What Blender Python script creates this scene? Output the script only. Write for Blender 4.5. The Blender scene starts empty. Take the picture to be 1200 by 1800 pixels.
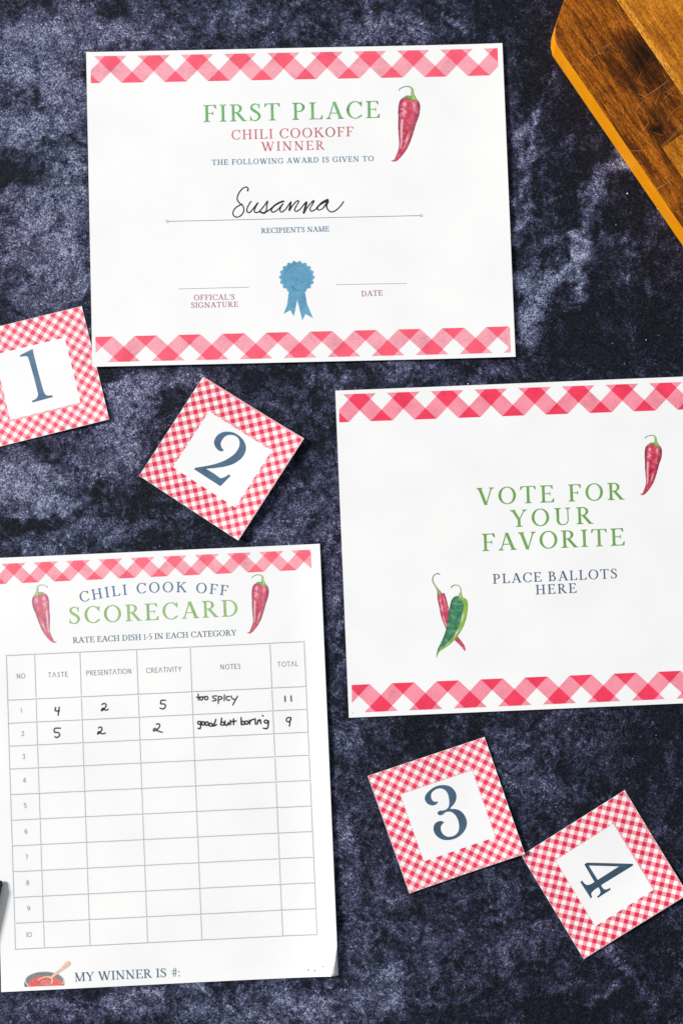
import bpy, bmesh, math, random
from math import sin, cos, pi, radians, sqrt, exp, floor, atan2, hypot
from mathutils import Vector, Matrix, noise as mnoise
from mathutils.geometry import delaunay_2d_cdt

random.seed(7)
scene = bpy.context.scene
COL = scene.collection

# ------------------------------------------------------------------ camera
TILT = radians(6.0)
DIST = 0.938
FPX = 2500.0          # focal length in photograph pixels (50 mm lens, 36 mm tall frame, 1800 px)
cam_data = bpy.data.cameras.new("camera")
cam_data.sensor_fit = 'VERTICAL'
cam_data.sensor_height = 36.0
cam_data.sensor_width = 24.0
cam_data.lens = 50.0
cam_data.clip_start = 0.01
cam_data.clip_end = 50.0
cam = bpy.data.objects.new("camera", cam_data)
cam.location = (0, -DIST * sin(TILT), DIST * cos(TILT))
cam.rotation_euler = (TILT, 0, 0)
COL.objects.link(cam)
scene.camera = cam

# ------------------------------------------------------------------ world (soft room light)
world = bpy.data.worlds.new("World")
scene.world = world
world.use_nodes = True
wb = world.node_tree.nodes["Background"]
wb.inputs[0].default_value = (0.92, 0.955, 1.0, 1)
wb.inputs[1].default_value = 0.38

# ------------------------------------------------------------------ key light: a window-like panel, upper left
def area(name, loc, target, size, size_y, power, color):
    d = bpy.data.lights.new(name, 'AREA')
    d.shape = 'RECTANGLE'; d.size = size; d.size_y = size_y
    d.energy = power; d.color = color
    o = bpy.data.objects.new(name, d)
    o.location = loc
    o.rotation_euler = (Vector(target) - Vector(loc)).to_track_quat('-Z', 'Y').to_euler()
    COL.objects.link(o)
    return o
area("window_light", (-10.4, 3.2, 7.2), (0.0, 0.0, 0.0), 2.0, 2.8, 2510, (1.0, 0.985, 0.96))

scene.view_settings.view_transform = 'Standard'
scene.view_settings.look = 'None'
scene.view_settings.exposure = 0.0
scene.view_settings.gamma = 1.0
scene.render.engine = 'CYCLES'

# ------------------------------------------------------------------ helpers
def W(px, py, z=0.0):
    """a point of the photograph -> the point of the horizontal plane at height z it lies on"""
    dx, dy, dz = (px - 600) / FPX, -(py - 900) / FPX, -1.0
    c, s = cos(TILT), sin(TILT)
    rx, ry, rz = dx, dy * c - dz * s, dy * s + dz * c
    t = (z - cam.location.z) / rz
    return (cam.location.x + rx * t, cam.location.y + ry * t)

def lin(c):
    return c / 12.92 if c <= 0.04045 else ((c + 0.055) / 1.055) ** 2.4
def srgb(r, g, b, k=1.0):
    return tuple(lin(v / 255.0) / k for v in (r, g, b)) + (1.0,)

def new_mat(name):
    m = bpy.data.materials.new(name); m.use_nodes = True
    nt = m.node_tree
    return m, nt, nt.nodes, nt.links, nt.nodes["Principled BSDF"]

def tag(o, label=None, cat=None, group=None, kind=None):
    if label: o['label'] = label
    if cat: o['category'] = cat
    if group: o['group'] = group
    if kind: o['kind'] = kind
    return o

def thing(name, label, cat, loc, group=None):
    o = bpy.data.objects.new(name, None); COL.objects.link(o)
    o.location = loc; o.empty_display_size = 0.02
    return tag(o, label, cat, group)

def link_mesh(name, me, parent=None, mats=()):
    o = bpy.data.objects.new(name, me); COL.objects.link(o)
    for m in mats: me.materials.append(m)
    if parent is not None:
        o.parent = parent
        o.matrix_parent_inverse = Matrix.Translation(-Vector(parent.location))
    return o

# ------------------------------------------------------------------ materials
def noise_node(N, L, vec, scale, detail=4, rough=0.5, dist=0.0):
    n = N.new("ShaderNodeTexNoise"); n.inputs["Scale"].default_value = scale
    n.inputs["Detail"].default_value = detail; n.inputs["Roughness"].default_value = rough
    n.inputs["Distortion"].default_value = dist
    if vec is not None: L.new(vec, n.inputs["Vector"])
    return n
def math_node(N, L, op, a, b=None, clamp=False):
    n = N.new("ShaderNodeMath"); n.operation = op; n.use_clamp = clamp
    for i, v in enumerate((a, b)):
        if v is None: continue
        if isinstance(v, (int, float)): n.inputs[i].default_value = v
        else: L.new(v, n.inputs[i])
    return n.outputs[0]
def ramp_node(N, L, fac, stops):
    n = N.new("ShaderNodeValToRGB"); L.new(fac, n.inputs[0])
    cr = n.color_ramp
    while len(cr.elements) < len(stops): cr.elements.new(0.5)
    for e, (p, c) in zip(cr.elements, stops):
        e.position = p; e.color = c
    return n.outputs[0]
def mix_rgb(N, L, mode, fac, a, b):
    n = N.new("ShaderNodeMix"); n.data_type = 'RGBA'; n.blend_type = mode
    for sock, v in ((n.inputs[0], fac), (n.inputs[6], a), (n.inputs[7], b)):
        if isinstance(v, (int, float)): sock.default_value = v
        elif isinstance(v, tuple): sock.default_value = v
        else: L.new(v, sock)
    return n.outputs[2]
def g(v): return (v, v, v, 1)

def paper_mat():
    m, nt, N, L, P = new_mat("white_paper")
    tc = N.new("ShaderNodeTexCoord")
    a = noise_node(N, L, tc.outputs["Object"], 22, 3, 0.5)
    col = ramp_node(N, L, a.outputs["Fac"], [(0.3, (0.80, 0.805, 0.805, 1)), (0.7, (0.85, 0.85, 0.845, 1))])
    f = noise_node(N, L, tc.outputs["Object"], 1400, 3, 0.6)
    col = mix_rgb(N, L, 'MULTIPLY', 0.10, col, ramp_node(N, L, f.outputs["Fac"], [(0.3, g(0.75)), (0.7, g(1))]))
    L.new(col, P.inputs["Base Color"])
    P.inputs["Roughness"].default_value = 0.62
    P.inputs["Specular IOR Level"].default_value = 0.3
    b = N.new("ShaderNodeBump"); b.inputs["Strength"].default_value = 0.08; b.inputs["Distance"].default_value = 0.0002
    L.new(f.outputs["Fac"], b.inputs["Height"]); L.new(b.outputs[0], P.inputs["Normal"])
    return m
PAPER = paper_mat()

INKS = {}
INK_K = 1.12
def ink(r, g_, b_, var=0.22, rough=0.5, spec=0.35):
    key = (r, g_, b_, var)
    if key in INKS: return INKS[key]
    m, nt, N, L, P = new_mat("ink_%d_%d_%d" % (r, g_, b_))
    tc = N.new("ShaderNodeTexCoord")
    f = noise_node(N, L, tc.outputs["Object"], 900, 3, 0.6)
    w = noise_node(N, L, tc.outputs["Object"], 75, 3, 0.55)
    s = math_node(N, L, 'ADD', math_node(N, L, 'MULTIPLY', f.outputs["Fac"], 0.5), math_node(N, L, 'MULTIPLY', w.outputs["Fac"], 0.5))
    base = srgb(r, g_, b_, INK_K)
    dark = tuple(c * (1 - var) for c in base[:3]) + (1,)
    lite = tuple(min(0.85, c * (1 + var * 0.5) + 0.04 * var) for c in base[:3]) + (1,)
    L.new(ramp_node(N, L, s, [(0.36, dark), (0.5, base), (0.64, lite)]), P.inputs["Base Color"])
    P.inputs["Roughness"].default_value = rough
    P.inputs["Specular IOR Level"].default_value = spec
    INKS[key] = m
    return m

def print_mat():
    """printed picture: ink colours stored per point of the artwork"""
    m, nt, N, L, P = new_mat("printed_artwork")
    at = N.new("ShaderNodeAttribute"); at.attribute_name = "art"
    tc = N.new("ShaderNodeTexCoord")
    f = noise_node(N, L, tc.outputs["Object"], 1100, 3, 0.6)
    wc = noise_node(N, L, tc.outputs["Object"], 420, 3, 0.6, 0.6)
    wash = mix_rgb(N, L, 'MIX', ramp_node(N, L, wc.outputs["Fac"], [(0.5, g(0)), (0.68, g(0.22))]), at.outputs["Color"], (0.78, 0.62, 0.66, 1))
    wash = mix_rgb(N, L, 'MULTIPLY', 0.28, wash, ramp_node(N, L, wc.outputs["Fac"], [(0.32, g(0.55)), (0.5, g(1))]))
    L.new(mix_rgb(N, L, 'MULTIPLY', 0.5, wash, ramp_node(N, L, f.outputs["Fac"], [(0.35, g(0.72)), (0.6, g(1))])), P.inputs["Base Color"])
    P.inputs["Roughness"].default_value = 0.5
    P.inputs["Specular IOR Level"].default_value = 0.35
    return m
ART = print_mat()

def slate_mat():
    m, nt, N, L, P = new_mat("slate")
    tc = N.new("ShaderNodeTexCoord"); O = tc.outputs["Object"]
    at = N.new("ShaderNodeAttribute"); at.attribute_name = "mottle"
    wn = noise_node(N, L, O, 24, 10, 0.66, 0.35)
    wn2 = noise_node(N, L, O, 90, 9, 0.74, 0.5)
    def ridge(scale, width, dist):
        r = noise_node(N, L, O, scale, 9, 0.60, dist)
        return math_node(N, L, 'SUBTRACT', 1.0, math_node(N, L, 'MULTIPLY', math_node(N, L, 'ABSOLUTE', math_node(N, L, 'SUBTRACT', r.outputs["Fac"], 0.5)), width), True)
    v = math_node(N, L, 'MULTIPLY', at.outputs["Fac"], 0.74)
    v = math_node(N, L, 'ADD', v, math_node(N, L, 'MULTIPLY', math_node(N, L, 'SUBTRACT', wn.outputs["Fac"], 0.5), 0.52))
    v = math_node(N, L, 'ADD', v, math_node(N, L, 'MULTIPLY', math_node(N, L, 'SUBTRACT', wn2.outputs["Fac"], 0.5), 0.95))
    # craggy edges: steepen the middle of the range
    sm = N.new("ShaderNodeMapRange"); sm.interpolation_type = 'SMOOTHSTEP'
    L.new(v, sm.inputs[0]); sm.inputs[1].default_value = 0.02; sm.inputs[2].default_value = 0.60; sm.inputs[3].default_value = 0.0; sm.inputs[4].default_value = 0.42
    v = math_node(N, L, 'ADD', math_node(N, L, 'MULTIPLY', v, 0.42), math_node(N, L, 'MULTIPLY', sm.outputs[0], 0.62))
    # pale wisps and dark cracks
    v = math_node(N, L, 'ADD', v, math_node(N, L, 'MULTIPLY', ridge(20, 30, 0.8), 0.12))
    v = math_node(N, L, 'ADD', v, math_node(N, L, 'MULTIPLY', ridge(55, 20, 1.0), 0.12))
    v = math_node(N, L, 'ADD', v, math_node(N, L, 'MULTIPLY', ridge(140, 12, 1.2), 0.075))
    v = math_node(N, L, 'SUBTRACT', v, math_node(N, L, 'MULTIPLY', ridge(31, 22, 0.6), 0.16))
    v = math_node(N, L, 'MAXIMUM', math_node(N, L, 'ADD', v, 0.035), 0.075)
    fib = noise_node(N, L, O, 270, 6, 0.72, 2.2)
    v = math_node(N, L, 'ADD', v, math_node(N, L, 'MULTIPLY', math_node(N, L, 'MULTIPLY', math_node(N, L, 'SUBTRACT', fib.outputs["Fac"], 0.5), 2.1), math_node(N, L, 'ADD', 0.16, v)))
    fine = noise_node(N, L, O, 430, 6, 0.80, 2.2)
    fine2 = noise_node(N, L, O, 1300, 3, 0.7, 0.8)
    gr = math_node(N, L, 'ADD', math_node(N, L, 'MULTIPLY', fine.outputs["Fac"], 0.78), math_node(N, L, 'MULTIPLY', fine2.outputs["Fac"], 0.22))
    gv = math_node(N, L, 'SUBTRACT', gr, 0.5)
    amp = math_node(N, L, 'ADD', 0.42, math_node(N, L, 'MULTIPLY', v, 2.2))
    v3 = math_node(N, L, 'MAXIMUM', math_node(N, L, 'ADD', v, math_node(N, L, 'MULTIPLY', math_node(N, L, 'MULTIPLY', gv, amp), 3.0)), 0.0)
    col = ramp_node(N, L, v3, [(0.0, (0.0018, 0.0026, 0.0045, 1)), (0.14, (0.0095, 0.0120, 0.0195, 1)), (0.30, (0.029, 0.0315, 0.059, 1)), (0.50, (0.078, 0.081, 0.147, 1)), (0.78, (0.20, 0.210, 0.325, 1)), (1.0, (0.46, 0.48, 0.60, 1))])
    hue = noise_node(N, L, O, 9, 3, 0.5)
    col = mix_rgb(N, L, 'MULTIPLY', 0.5, col, ramp_node(N, L, hue.outputs["Fac"], [(0.38, (0.78, 1.0, 1.02, 1)), (0.62, (1.0, 0.86, 1.0, 1))]))
    # tiny mineral flecks
    vo = N.new("ShaderNodeTexVoronoi"); vo.inputs["Scale"].default_value = 260; L.new(O, vo.inputs["Vector"])
    pick = N.new("ShaderNodeSeparateColor"); L.new(vo.outputs["Color"], pick.inputs[0])
    fl = math_node(N, L, 'MULTIPLY', math_node(N, L, 'LESS_THAN', vo.outputs["Distance"], 0.085), math_node(N, L, 'GREATER_THAN', pick.outputs[0], 0.94))
    col = mix_rgb(N, L, 'MIX', math_node(N, L, 'MULTIPLY', fl, 0.7), col, (0.42, 0.44, 0.5, 1))
    L.new(col, P.inputs["Base Color"])
    P.inputs["Roughness"].default_value = 0.6
    P.inputs["Specular IOR Level"].default_value = 0.09
    b = N.new("ShaderNodeBump"); b.inputs["Strength"].default_value = 0.5; b.inputs["Distance"].default_value = 0.0011
    L.new(math_node(N, L, 'ADD', math_node(N, L, 'MULTIPLY', wn2.outputs["Fac"], 1.6), gr), b.inputs["Height"])
    L.new(b.outputs[0], P.inputs["Normal"])
    return m

# ------------------------------------------------------------------ slate surface (paler worn patches mapped by eye)
WORN = [  # x, y, rx, ry, strength
 (40,90,80,70,.50),(130,50,90,45,.45),(250,60,70,35,.40),(60,190,80,60,.45),(120,170,40,40,.35),(45,240,60,40,.35),(130,260,28,40,.25),
 (40,375,55,45,.45),(120,350,40,70,.45),(60,440,60,45,.40),(110,480,38,50,.38),(30,520,50,25,.25),(20,60,40,60,.1),
 (15,312,52,14,-.75),(20,160,24,16,-.5),(55,178,18,10,-.4),(60,20,40,16,-.35),(208,14,18,18,-.5),(35,270,40,10,-.3),(95,250,25,10,-.3),(80,455,16,14,-.4),(20,400,30,12,-.3),
 (390,20,90,30,.25),(480,40,60,25,.18),(570,25,50,30,.25),(690,50,50,26,.42),(735,60,22,18,.25),(800,50,30,20,.30),(640,60,30,16,.25),(900,30,60,50,-.25),(940,120,30,80,-.3),
 (250,690,55,28,.62),(205,720,40,32,.60),(330,665,40,14,.35),(300,720,36,24,-.35),(230,770,50,24,.42),(190,810,50,36,.50),(60,860,80,44,.62),(20,820,40,30,.4),(110,905,60,28,.4),
 (30,925,60,14,-.45),(150,870,36,12,-.3),(60,960,60,14,.30),(200,930,50,22,.42),(240,800,24,20,.2),(190,655,22,12,-.6),(295,770,20,14,-.35),
 (560,655,36,14,.38),(600,680,30,18,.2),(470,665,40,16,-.4),(640,660,40,14,-.1),(700,655,14,20,.55),(860,650,14,22,.40),(500,700,50,26,.15),(560,730,30,50,-.1),
 (470,900,70,50,.2),(500,940,60,24,.3),(330,950,80,24,-.1),(580,900,20,90,.25),(590,1020,18,90,.28),(600,1150,20,90,.22),
 (640,1290,60,40,.22),(600,1400,26,120,.26),(640,1500,50,60,.18),(700,1620,90,50,.18),(620,1640,30,60,.25),(780,1700,120,60,.12),
 (950,1330,80,40,.15),(960,1400,40,40,.22),(1050,1330,70,30,-.1),(1150,1380,50,40,.12),(1150,1290,50,24,-.15),(880,1640,50,50,.1),(890,1560,40,20,.12),
 (40,1770,60,24,.15),(150,1780,60,22,.40),(230,1762,50,26,.48),(330,1750,60,26,.40),(400,1785,70,20,.35),(500,1760,60,30,.30),(580,1775,60,26,.36),(660,1740,50,40,.25),
 (985,1775,80,26,-.6),(780,1788,60,14,-.2),(1120,1790,30,14,-.3),(1130,1660,24,22,-.25),
 (1110,345,24,40,-.4),(1020,300,40,40,-.35),(990,180,40,50,-.3),(1100,560,90,60,-.25),(1000,600,60,40,-.2),(1000,380,20,60,-.3),(970,330,20,50,-.25),(1180,640,30,24,-.2),
]
VEINS = [  # polyline, half width, strength
 ([(1100,262),(1092,285),(1062,300),(1040,322),(1052,350),(1040,372),(1032,400),(1010,412),(1022,440),(1002,470),(1018,490),(1024,520)], 11, .62),
 ([(1040,330),(1012,332),(1030,345),(1045,350)], 10, .4),
 ([(1010,412),(1000,425),(1010,450),(990,492),(1015,496)], 7, .5),
 ([(950,196),(925,215),(905,238),(915,280),(918,330),(920,400),(908,430)], 8, .5),
 ([(935,220),(945,262),(935,300)], 5, .4),
 ([(975,120),(978,155),(968,185)], 5, .45),([(956,135),(950,190),(940,215)],5,.35),
 ([(908,500),(955,478),(968,500),(945,540),(912,560)], 20, .62),([(915,510),(930,550),(920,600)], 24, .55),([(940,590),(965,570),(990,580)],10,.25),
 ([(950,452),(965,470),(985,500),(960,512)], 4, .35),([(955,340),(940,365)],4,.3),
 ([(1112,412),(1120,440),(1112,470),(1108,490)], 8, .34),([(1150,460),(1115,478),(1080,486)],4,.22),([(1130,495),(1128,515),(1115,528)],8,.25),([(1096,500),(1092,528)],4,.3),
 ([(1150,515),(1168,540),(1172,560),(1185,580)], 6, .36),([(1180,438),(1198,446)],6,.35),([(1120,575),(1118,590)],4,.25),
 ([(640,0),(655,30),(690,45)], 5, .35),([(780,30),(800,45),(815,62)], 4, .5),
 ([(1066,1648),(1080,1690),(1108,1722),(1060,1742),(1040,1770)], 6, .42),([(1108,1722),(1140,1745),(1152,1780)],7,.35),([(880,1650),(900,1700),(890,1730)],6,.22),([(690,1690),(698,1760),(670,1790)],4,.26),
 ([(100,380),(70,420),(55,470)], 4, -.3),([(60,150),(70,190),(95,215),(85,245)], 5, -.45),([(70,235),(110,240),(150,250)],4,-.35),([(100,430),(130,480),(150,520)],5,.25),
 ([(0,955),(60,930),(130,905),(180,840)],5,-.3),([(160,690),(215,675),(280,655)],5,.35),
]
def build_surface():
    strokes = []
    for pl, hw, s in VEINS:
        pts = [Vector(W(*p)) for p in pl]
        strokes.append((pts, hw * 3.75e-4, s, min(p.x for p in pts), max(p.x for p in pts), min(p.y for p in pts), max(p.y for p in pts)))
    blobs = []
    for x, y, rx, ry, s in WORN:
        c = W(x, y); blobs.append((c[0], c[1], rx * 3.75e-4, ry * 3.75e-4, s))
    step = 0.0026
    x0, x1, y0, y1 = -0.46, 0.46, -0.50, 0.52
    nx = int((x1 - x0) / step); ny = int((y1 - y0) / step)
    verts, faces, att = [], [], []
    for j in range(ny + 1):
        for i in range(nx + 1):
            x = x0 + (x1 - x0) * i / nx; y = y0 + (y1 - y0) * j / ny
            n1 = mnoise.noise((x * 55, y * 55, 1.3)) ; n2 = mnoise.noise((x * 55, y * 55, 7.7))
            n3 = mnoise.noise((x * 150, y * 150, 3.1)); n4 = mnoise.noise((x * 150, y * 150, 9.1))
            qx = x + n1 * 0.008 + n3 * 0.005; qy = y + n2 * 0.008 + n4 * 0.005
            m = 0.21 + 0.15 * mnoise.noise((x * 9, y * 9, 4.4))
            m += -0.09 * max(-1, min(1, x / 0.25))  # paler towards the left: sheen from that side put into the colour
            for bx, by, rx, ry, s in blobs:
                dx = (qx - bx) / rx
                if dx > 1.6 or dx < -1.6: continue
                dy = (qy - by) / ry
                d = dx * dx + dy * dy
                if d < 2.4:
                    f = 1 - d / 2.4
                    m += s * 0.68 * f * f * (3 - 2 * f)
            for pts, hw, s, ax, bx, ay, by in strokes:
                R = hw * 1.7
                if qx < ax - R or qx > bx + R or qy < ay - R or qy > by + R: continue
                best = 1e9
                for a, b in zip(pts, pts[1:]):
                    ex, ey = b.x - a.x, b.y - a.y
                    t = max(0, min(1, ((qx - a.x) * ex + (qy - a.y) * ey) / (ex * ex + ey * ey)))
                    d = hypot(qx - a.x - t * ex, qy - a.y - t * ey)
                    if d < best: best = d
                if best < R:
                    f = 1 - best / R
                    m += s * f * f * (3 - 2 * f)
            verts.append((x, y, 0)); att.append(max(-0.5, min(1.0, m)))
    w = nx + 1
    for j in range(ny):
        for i in range(nx):
            a = j * w + i
            faces.append((a, a + 1, a + 1 + w, a + w))
    # board thickness
    b0 = len(verts)
    verts += [(x0, y0, -0.012), (x1, y0, -0.012), (x1, y1, -0.012), (x0, y1, -0.012)]; att += [0.2] * 4
    cs = [0, nx, ny * w + nx, ny * w]
    rim = [list(range(0, nx + 1)), [nx + k * w for k in range(ny + 1)], [ny * w + nx - k for k in range(nx + 1)], [(ny - k) * w for k in range(ny + 1)]]
    for k in range(4):
        faces.append(tuple([b0 + (k + 1) % 4, ] + list(reversed(rim[k])) + [b0 + k])[::-1][::-1])
    faces.append((b0 + 3, b0 + 2, b0 + 1, b0))
    me = bpy.data.meshes.new("tabletop"); me.from_pydata(verts, [], faces)
    a = me.attributes.new("mottle", 'FLOAT', 'POINT'); a.data.foreach_set("value", att)
    o = link_mesh("tabletop", me, None, [slate_mat()])
    tag(o, None, None, None, 'structure')
build_surface()

# ------------------------------------------------------------------ sheets of paper
def merge_polys(polys):
    """overlapping outlines -> one set of triangles that do not overlap"""
    V, E = [], []
    src = []
    for p in polys:
        if len(p) < 3: continue
        p = [(x + 2e-4 * random.random(), y + 2e-4 * random.random()) for x, y in p]
        b = len(V); V += [Vector(q_) for q_ in p]
        E += [(b + i, b + (i + 1) % len(p)) for i in range(len(p))]
        src.append((min(q_[0] for q_ in p), max(q_[0] for q_ in p), min(q_[1] for q_ in p), max(q_[1] for q_ in p), p))
    vo, eo, fo, ov, oe, of = delaunay_2d_cdt(V, E, [], 0, 1e-5, True)
    keep = []
    for f in fo:
        cx = sum(vo[i].x for i in f) / len(f); cy = sum(vo[i].y for i in f) / len(f)
        for x0, x1, y0, y1, p in src:
            if cx < x0 or cx > x1 or cy < y0 or cy > y1: continue
            wn = 0
            for i in range(len(p)):
                (ax, ay), (bx, by) = p[i - 1], p[i]
                if (ay <= cy) != (by <= cy):
                    if ax + (cy - ay) / (by - ay) * (bx - ax) > cx: wn += 1 if by > ay else -1
            if wn: keep.append(f); break
    return [(v.x, v.y) for v in vo], keep

class Sheet:
    """a sheet laid out by four corners (photo px: tl,tr,br,bl). h(x,y) is its height in metres."""
    def __init__(s, name, label, cat, corners, z0, curls, group=None, wav=0.00015, seed=0.0, thick=0.00022, cellpx=10):
        s.z0 = z0; s.wav = wav; s.seed = seed; s.c = corners
        s.P = [Vector(W(x, y, z0)) for x, y in corners]
        s.ctr = sum(s.P, Vector((0, 0))) / 4
        s.curls = []
        for (ang, start, lift) in curls:      # direction (deg, world), start distance and lift at the far rim
            n = Vector((cos(radians(ang)), sin(radians(ang))))
            far = max((p - s.ctr).dot(n) for p in s.P)
            s.curls.append((n, start * far, lift / ((far - start * far) ** 2)))
        s.root = thing(name, label, cat, (s.ctr.x, s.ctr.y, 0), group)
        wpx = hypot(corners[1][0] - corners[0][0], corners[1][1] - corners[0][1])
        hpx = hypot(corners[3][0] - corners[0][0], corners[3][1] - corners[0][1])
        s.nx = max(4, int(wpx / cellpx)); s.ny = max(4, int(hpx / cellpx)); s.thick = thick
    def h(s, x, y):
        z = s.z0
        for n, st, a in s.curls:
            d = (x - s.ctr.x) * n.x + (y - s.ctr.y) * n.y - st
            if d > 0: z += a * d * d
        z += s.wav * (mnoise.noise((x * 16 + s.seed, y * 16, s.seed)) + 0.6)
        return z
    def uv(s, u, v):
        a, b, c, d = s.P
        top = a.lerp(b, u); bot = d.lerp(c, u)
        return top.lerp(bot, v)
    def build_paper(s, cut=None, material=None):
        verts, faces = [], []
        nx, ny = s.nx, s.ny
        for lay in (0, 1):
            for j in range(ny + 1):
                for i in range(nx + 1):
                    p = s.uv(i / nx, j / ny)
                    x, y = p.x, p.y
                    if cut: x, y = cut(i / nx, j / ny, x, y)
                    verts.append((x, y, s.h(x, y) - lay * s.thick))
        w = nx + 1; off = w * (ny + 1)
        for j in range(ny):
            for i in range(nx):
                a = j * w + i
                faces.append((a, a + w, a + w + 1, a + 1))
                faces.append((a + off, a + 1 + off, a + w + 1 + off, a + w + off))
        rim = list(range(0, nx)) + [nx + k * w for k in range(ny)] + [ny * w + nx - k for k in range(nx)] + [(ny - k) * w for k in range(ny)]
        for k in range(len(rim)):
            a, b = rim[k], rim[(k + 1) % len(rim)]
            faces.append((a, b, b + off, a + off))
        me = bpy.data.meshes.new("paper_sheet"); me.from_pydata(verts, [], faces)
        top = len(faces)
        me.polygons.foreach_set("use_smooth", [True] * len(faces))
        o = link_mesh("paper_sheet", me, s.root, [material or PAPER])
        ed = o.modifiers.new("edges", 'EDGE_SPLIT'); ed.split_angle = radians(50)
        return o
    def finish(s, name, verts2, faces, mats, midx=None, layer=0, colors=None, maxlen=11.0, label=None, kind=None):
        """px verts -> draped mesh lying just above the sheet"""
        bm = bmesh.new()
        cl = bm.verts.layers.float_color.new("art") if colors else None
        vs = []
        for k, (x, y) in enumerate(verts2):
            v = bm.verts.new((x, -y, 0)); vs.append(v)
            if cl: v[cl] = colors[k]
        for k, f in enumerate(faces):
            try: bf = bm.faces.new([vs[i] for i in f])
            except ValueError: continue
            if midx: bf.material_index = midx[k]
        if maxlen:
            for _ in range(6):
                le = [e for e in bm.edges if e.calc_length() > maxlen]
                if not le: break
                bmesh.ops.subdivide_edges(bm, edges=le, cuts=1, use_grid_fill=False)
                bmesh.ops.triangulate(bm, faces=[f for f in bm.faces if len(f.verts) > 4])
        bm.normal_update()
        flip = [f for f in bm.faces if f.normal.z < 0]
        if flip: bmesh.ops.reverse_faces(bm, faces=flip)
        for v in bm.verts:
            x, y = W(v.co.x, -v.co.y, s.z0)
            v.co = (x, y, s.h(x, y) + 0.00003 + 0.00002 * layer)
        me = bpy.data.meshes.new(name); bm.to_mesh(me); bm.free()
        me.polygons.foreach_set("use_smooth", [True] * len(me.polygons))
        o = link_mesh(name, me, s.root, mats)
        if label: o['label'] = label
        if kind: o['kind'] = kind
        return o
    def polys(s, name, polys, mats, midx=None, layer=0, maxlen=11.0, label=None, kind=None):
        verts, faces = [], []
        for p in polys:
            b = len(verts); verts += p; faces.append(tuple(range(b, b + len(p))))
        return s.finish(name, verts, faces, mats, midx, layer, None, maxlen, label, kind)
    def union(s, name, polys, mat, layer=0, label=None, kind=None, maxlen=11.0):
        """overlapping polygons of one ink merged to one non-overlapping mesh"""
        vo, keep = merge_polys(polys)
        return s.finish(name, vo, keep, [mat], None, layer, None, maxlen, label, kind)

# ------------------------------------------------------------------ printed gingham strips
def clip_poly(poly, inside, cross):
    out = []
    for i in range(len(poly)):
        a, b = poly[i - 1], poly[i]
        ia, ib = inside(a), inside(b)
        if ia != ib: out.append(cross(a, b))
        if ib: out.append(b)
    return out
def clip_rect(poly, u0, v0, u1, v1):
    for ax, lim, sg in ((0, u0, 1), (0, u1, -1), (1, v0, 1), (1, v1, -1)):
        def ins(p): return (p[ax] - lim) * sg >= -1e-9
        def crs(a, b):
            t = (lim - a[ax]) / (b[ax] - a[ax])
            return (a[0] + (b[0] - a[0]) * t, a[1] + (b[1] - a[1]) * t)
        poly = clip_poly(poly, ins, crs)
        if len(poly) < 3: return []
    return poly
def gingham_cells(u0, v0, u1, v1, cu=0.0, cv=0.0):
    """checks turned 45 degrees, period 1; a deep check is centred on (cu,cv). -> [(poly, deep)]"""
    res = []
    n0 = int(floor((u0 - cu + v0 - cv) * 2)) - 2; n1 = int((u1 - cu + v1 - cv) * 2) + 3
    m0 = int(floor((u0 - cu - v1 + cv) * 2)) - 2; m1 = int((u1 - cu - v0 + cv) * 2) + 3
    for i in range(n0, n1):
        for j in range(m0, m1):
            A = i % 2 == 0; B = j % 2 == 0
            if not (A or B): continue
            # band i covers u+v in [i/2-1/4, i/2+1/4]
            a, b = i / 2, j / 2
            pts = []
            for da, db in ((-.25, -.25), (.25, -.25), (.25, .25), (-.25, .25)):
                s_, d_ = a + da, b + db
                pts.append(((s_ + d_) / 2 + cu, (s_ - d_) / 2 + cv))
            p = clip_rect(pts, u0, v0, u1, v1)
            if len(p) >= 3: res.append((p, A and B))
    return res
def strip(sheet, tl, tr, br, bl, u0, u1, flipped, deep, pink, name="gingham_border"):
    H = 0.623; off = 0.123
    polys, mi = [], []
    for p, d in gingham_cells(u0, 0, u1, H, 0.0, off):
        q = []
        for u, v in p:
            s = (u - u0) / (u1 - u0); t = v / H
            if flipped: t = 1 - t
            x = (tl[0] * (1 - s) + tr[0] * s) * (1 - t) + (bl[0] * (1 - s) + br[0] * s) * t
            y = (tl[1] * (1 - s) + tr[1] * s) * (1 - t) + (bl[1] * (1 - s) + br[1] * s) * t
            q.append((x, y))
        polys.append(q); mi.append(0 if d else 1)
    sheet.polys(name, polys, [deep, pink], mi)

# ------------------------------------------------------------------ lettering: roman capitals with brackets and serifs (cap height 1)
S, T = 0.128, 0.05
def ser(cx, y, w=0.34, up=True, st=S):
    s = 1 if up else -1
    return [[(cx - w / 2, y), (cx + w / 2, y), (cx + w / 2, y + s * .03), (cx + st / 2 + .03, y + s * .055), (cx + st / 2, y + s * .11), (cx - st / 2, y + s * .11), (cx - st / 2 - .03, y + s * .055), (cx - w / 2, y + s * .03)]]
def stem(cx, st=S, w=0.34, lo=True, hi=True, y0=0, y1=1):
    r = [[(cx - st / 2, y0), (cx + st / 2, y0), (cx + st / 2, y1), (cx - st / 2, y1)]]
    if lo: r += ser(cx, y0, w, True, st)
    if hi: r += ser(cx, y1, w, False, st)
    return r
def line(a, b, w0, w1=None):
    w1 = w1 or w0
    dx, dy = b[0] - a[0], b[1] - a[1]; l = hypot(dx, dy); nx, ny = -dy / l, dx / l
    return [[(a[0] + nx * w0 / 2, a[1] + ny * w0 / 2), (a[0] - nx * w0 / 2, a[1] - ny * w0 / 2), (b[0] - nx * w1 / 2, b[1] - ny * w1 / 2), (b[0] + nx * w1 / 2, b[1] + ny * w1 / 2)]]
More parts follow.
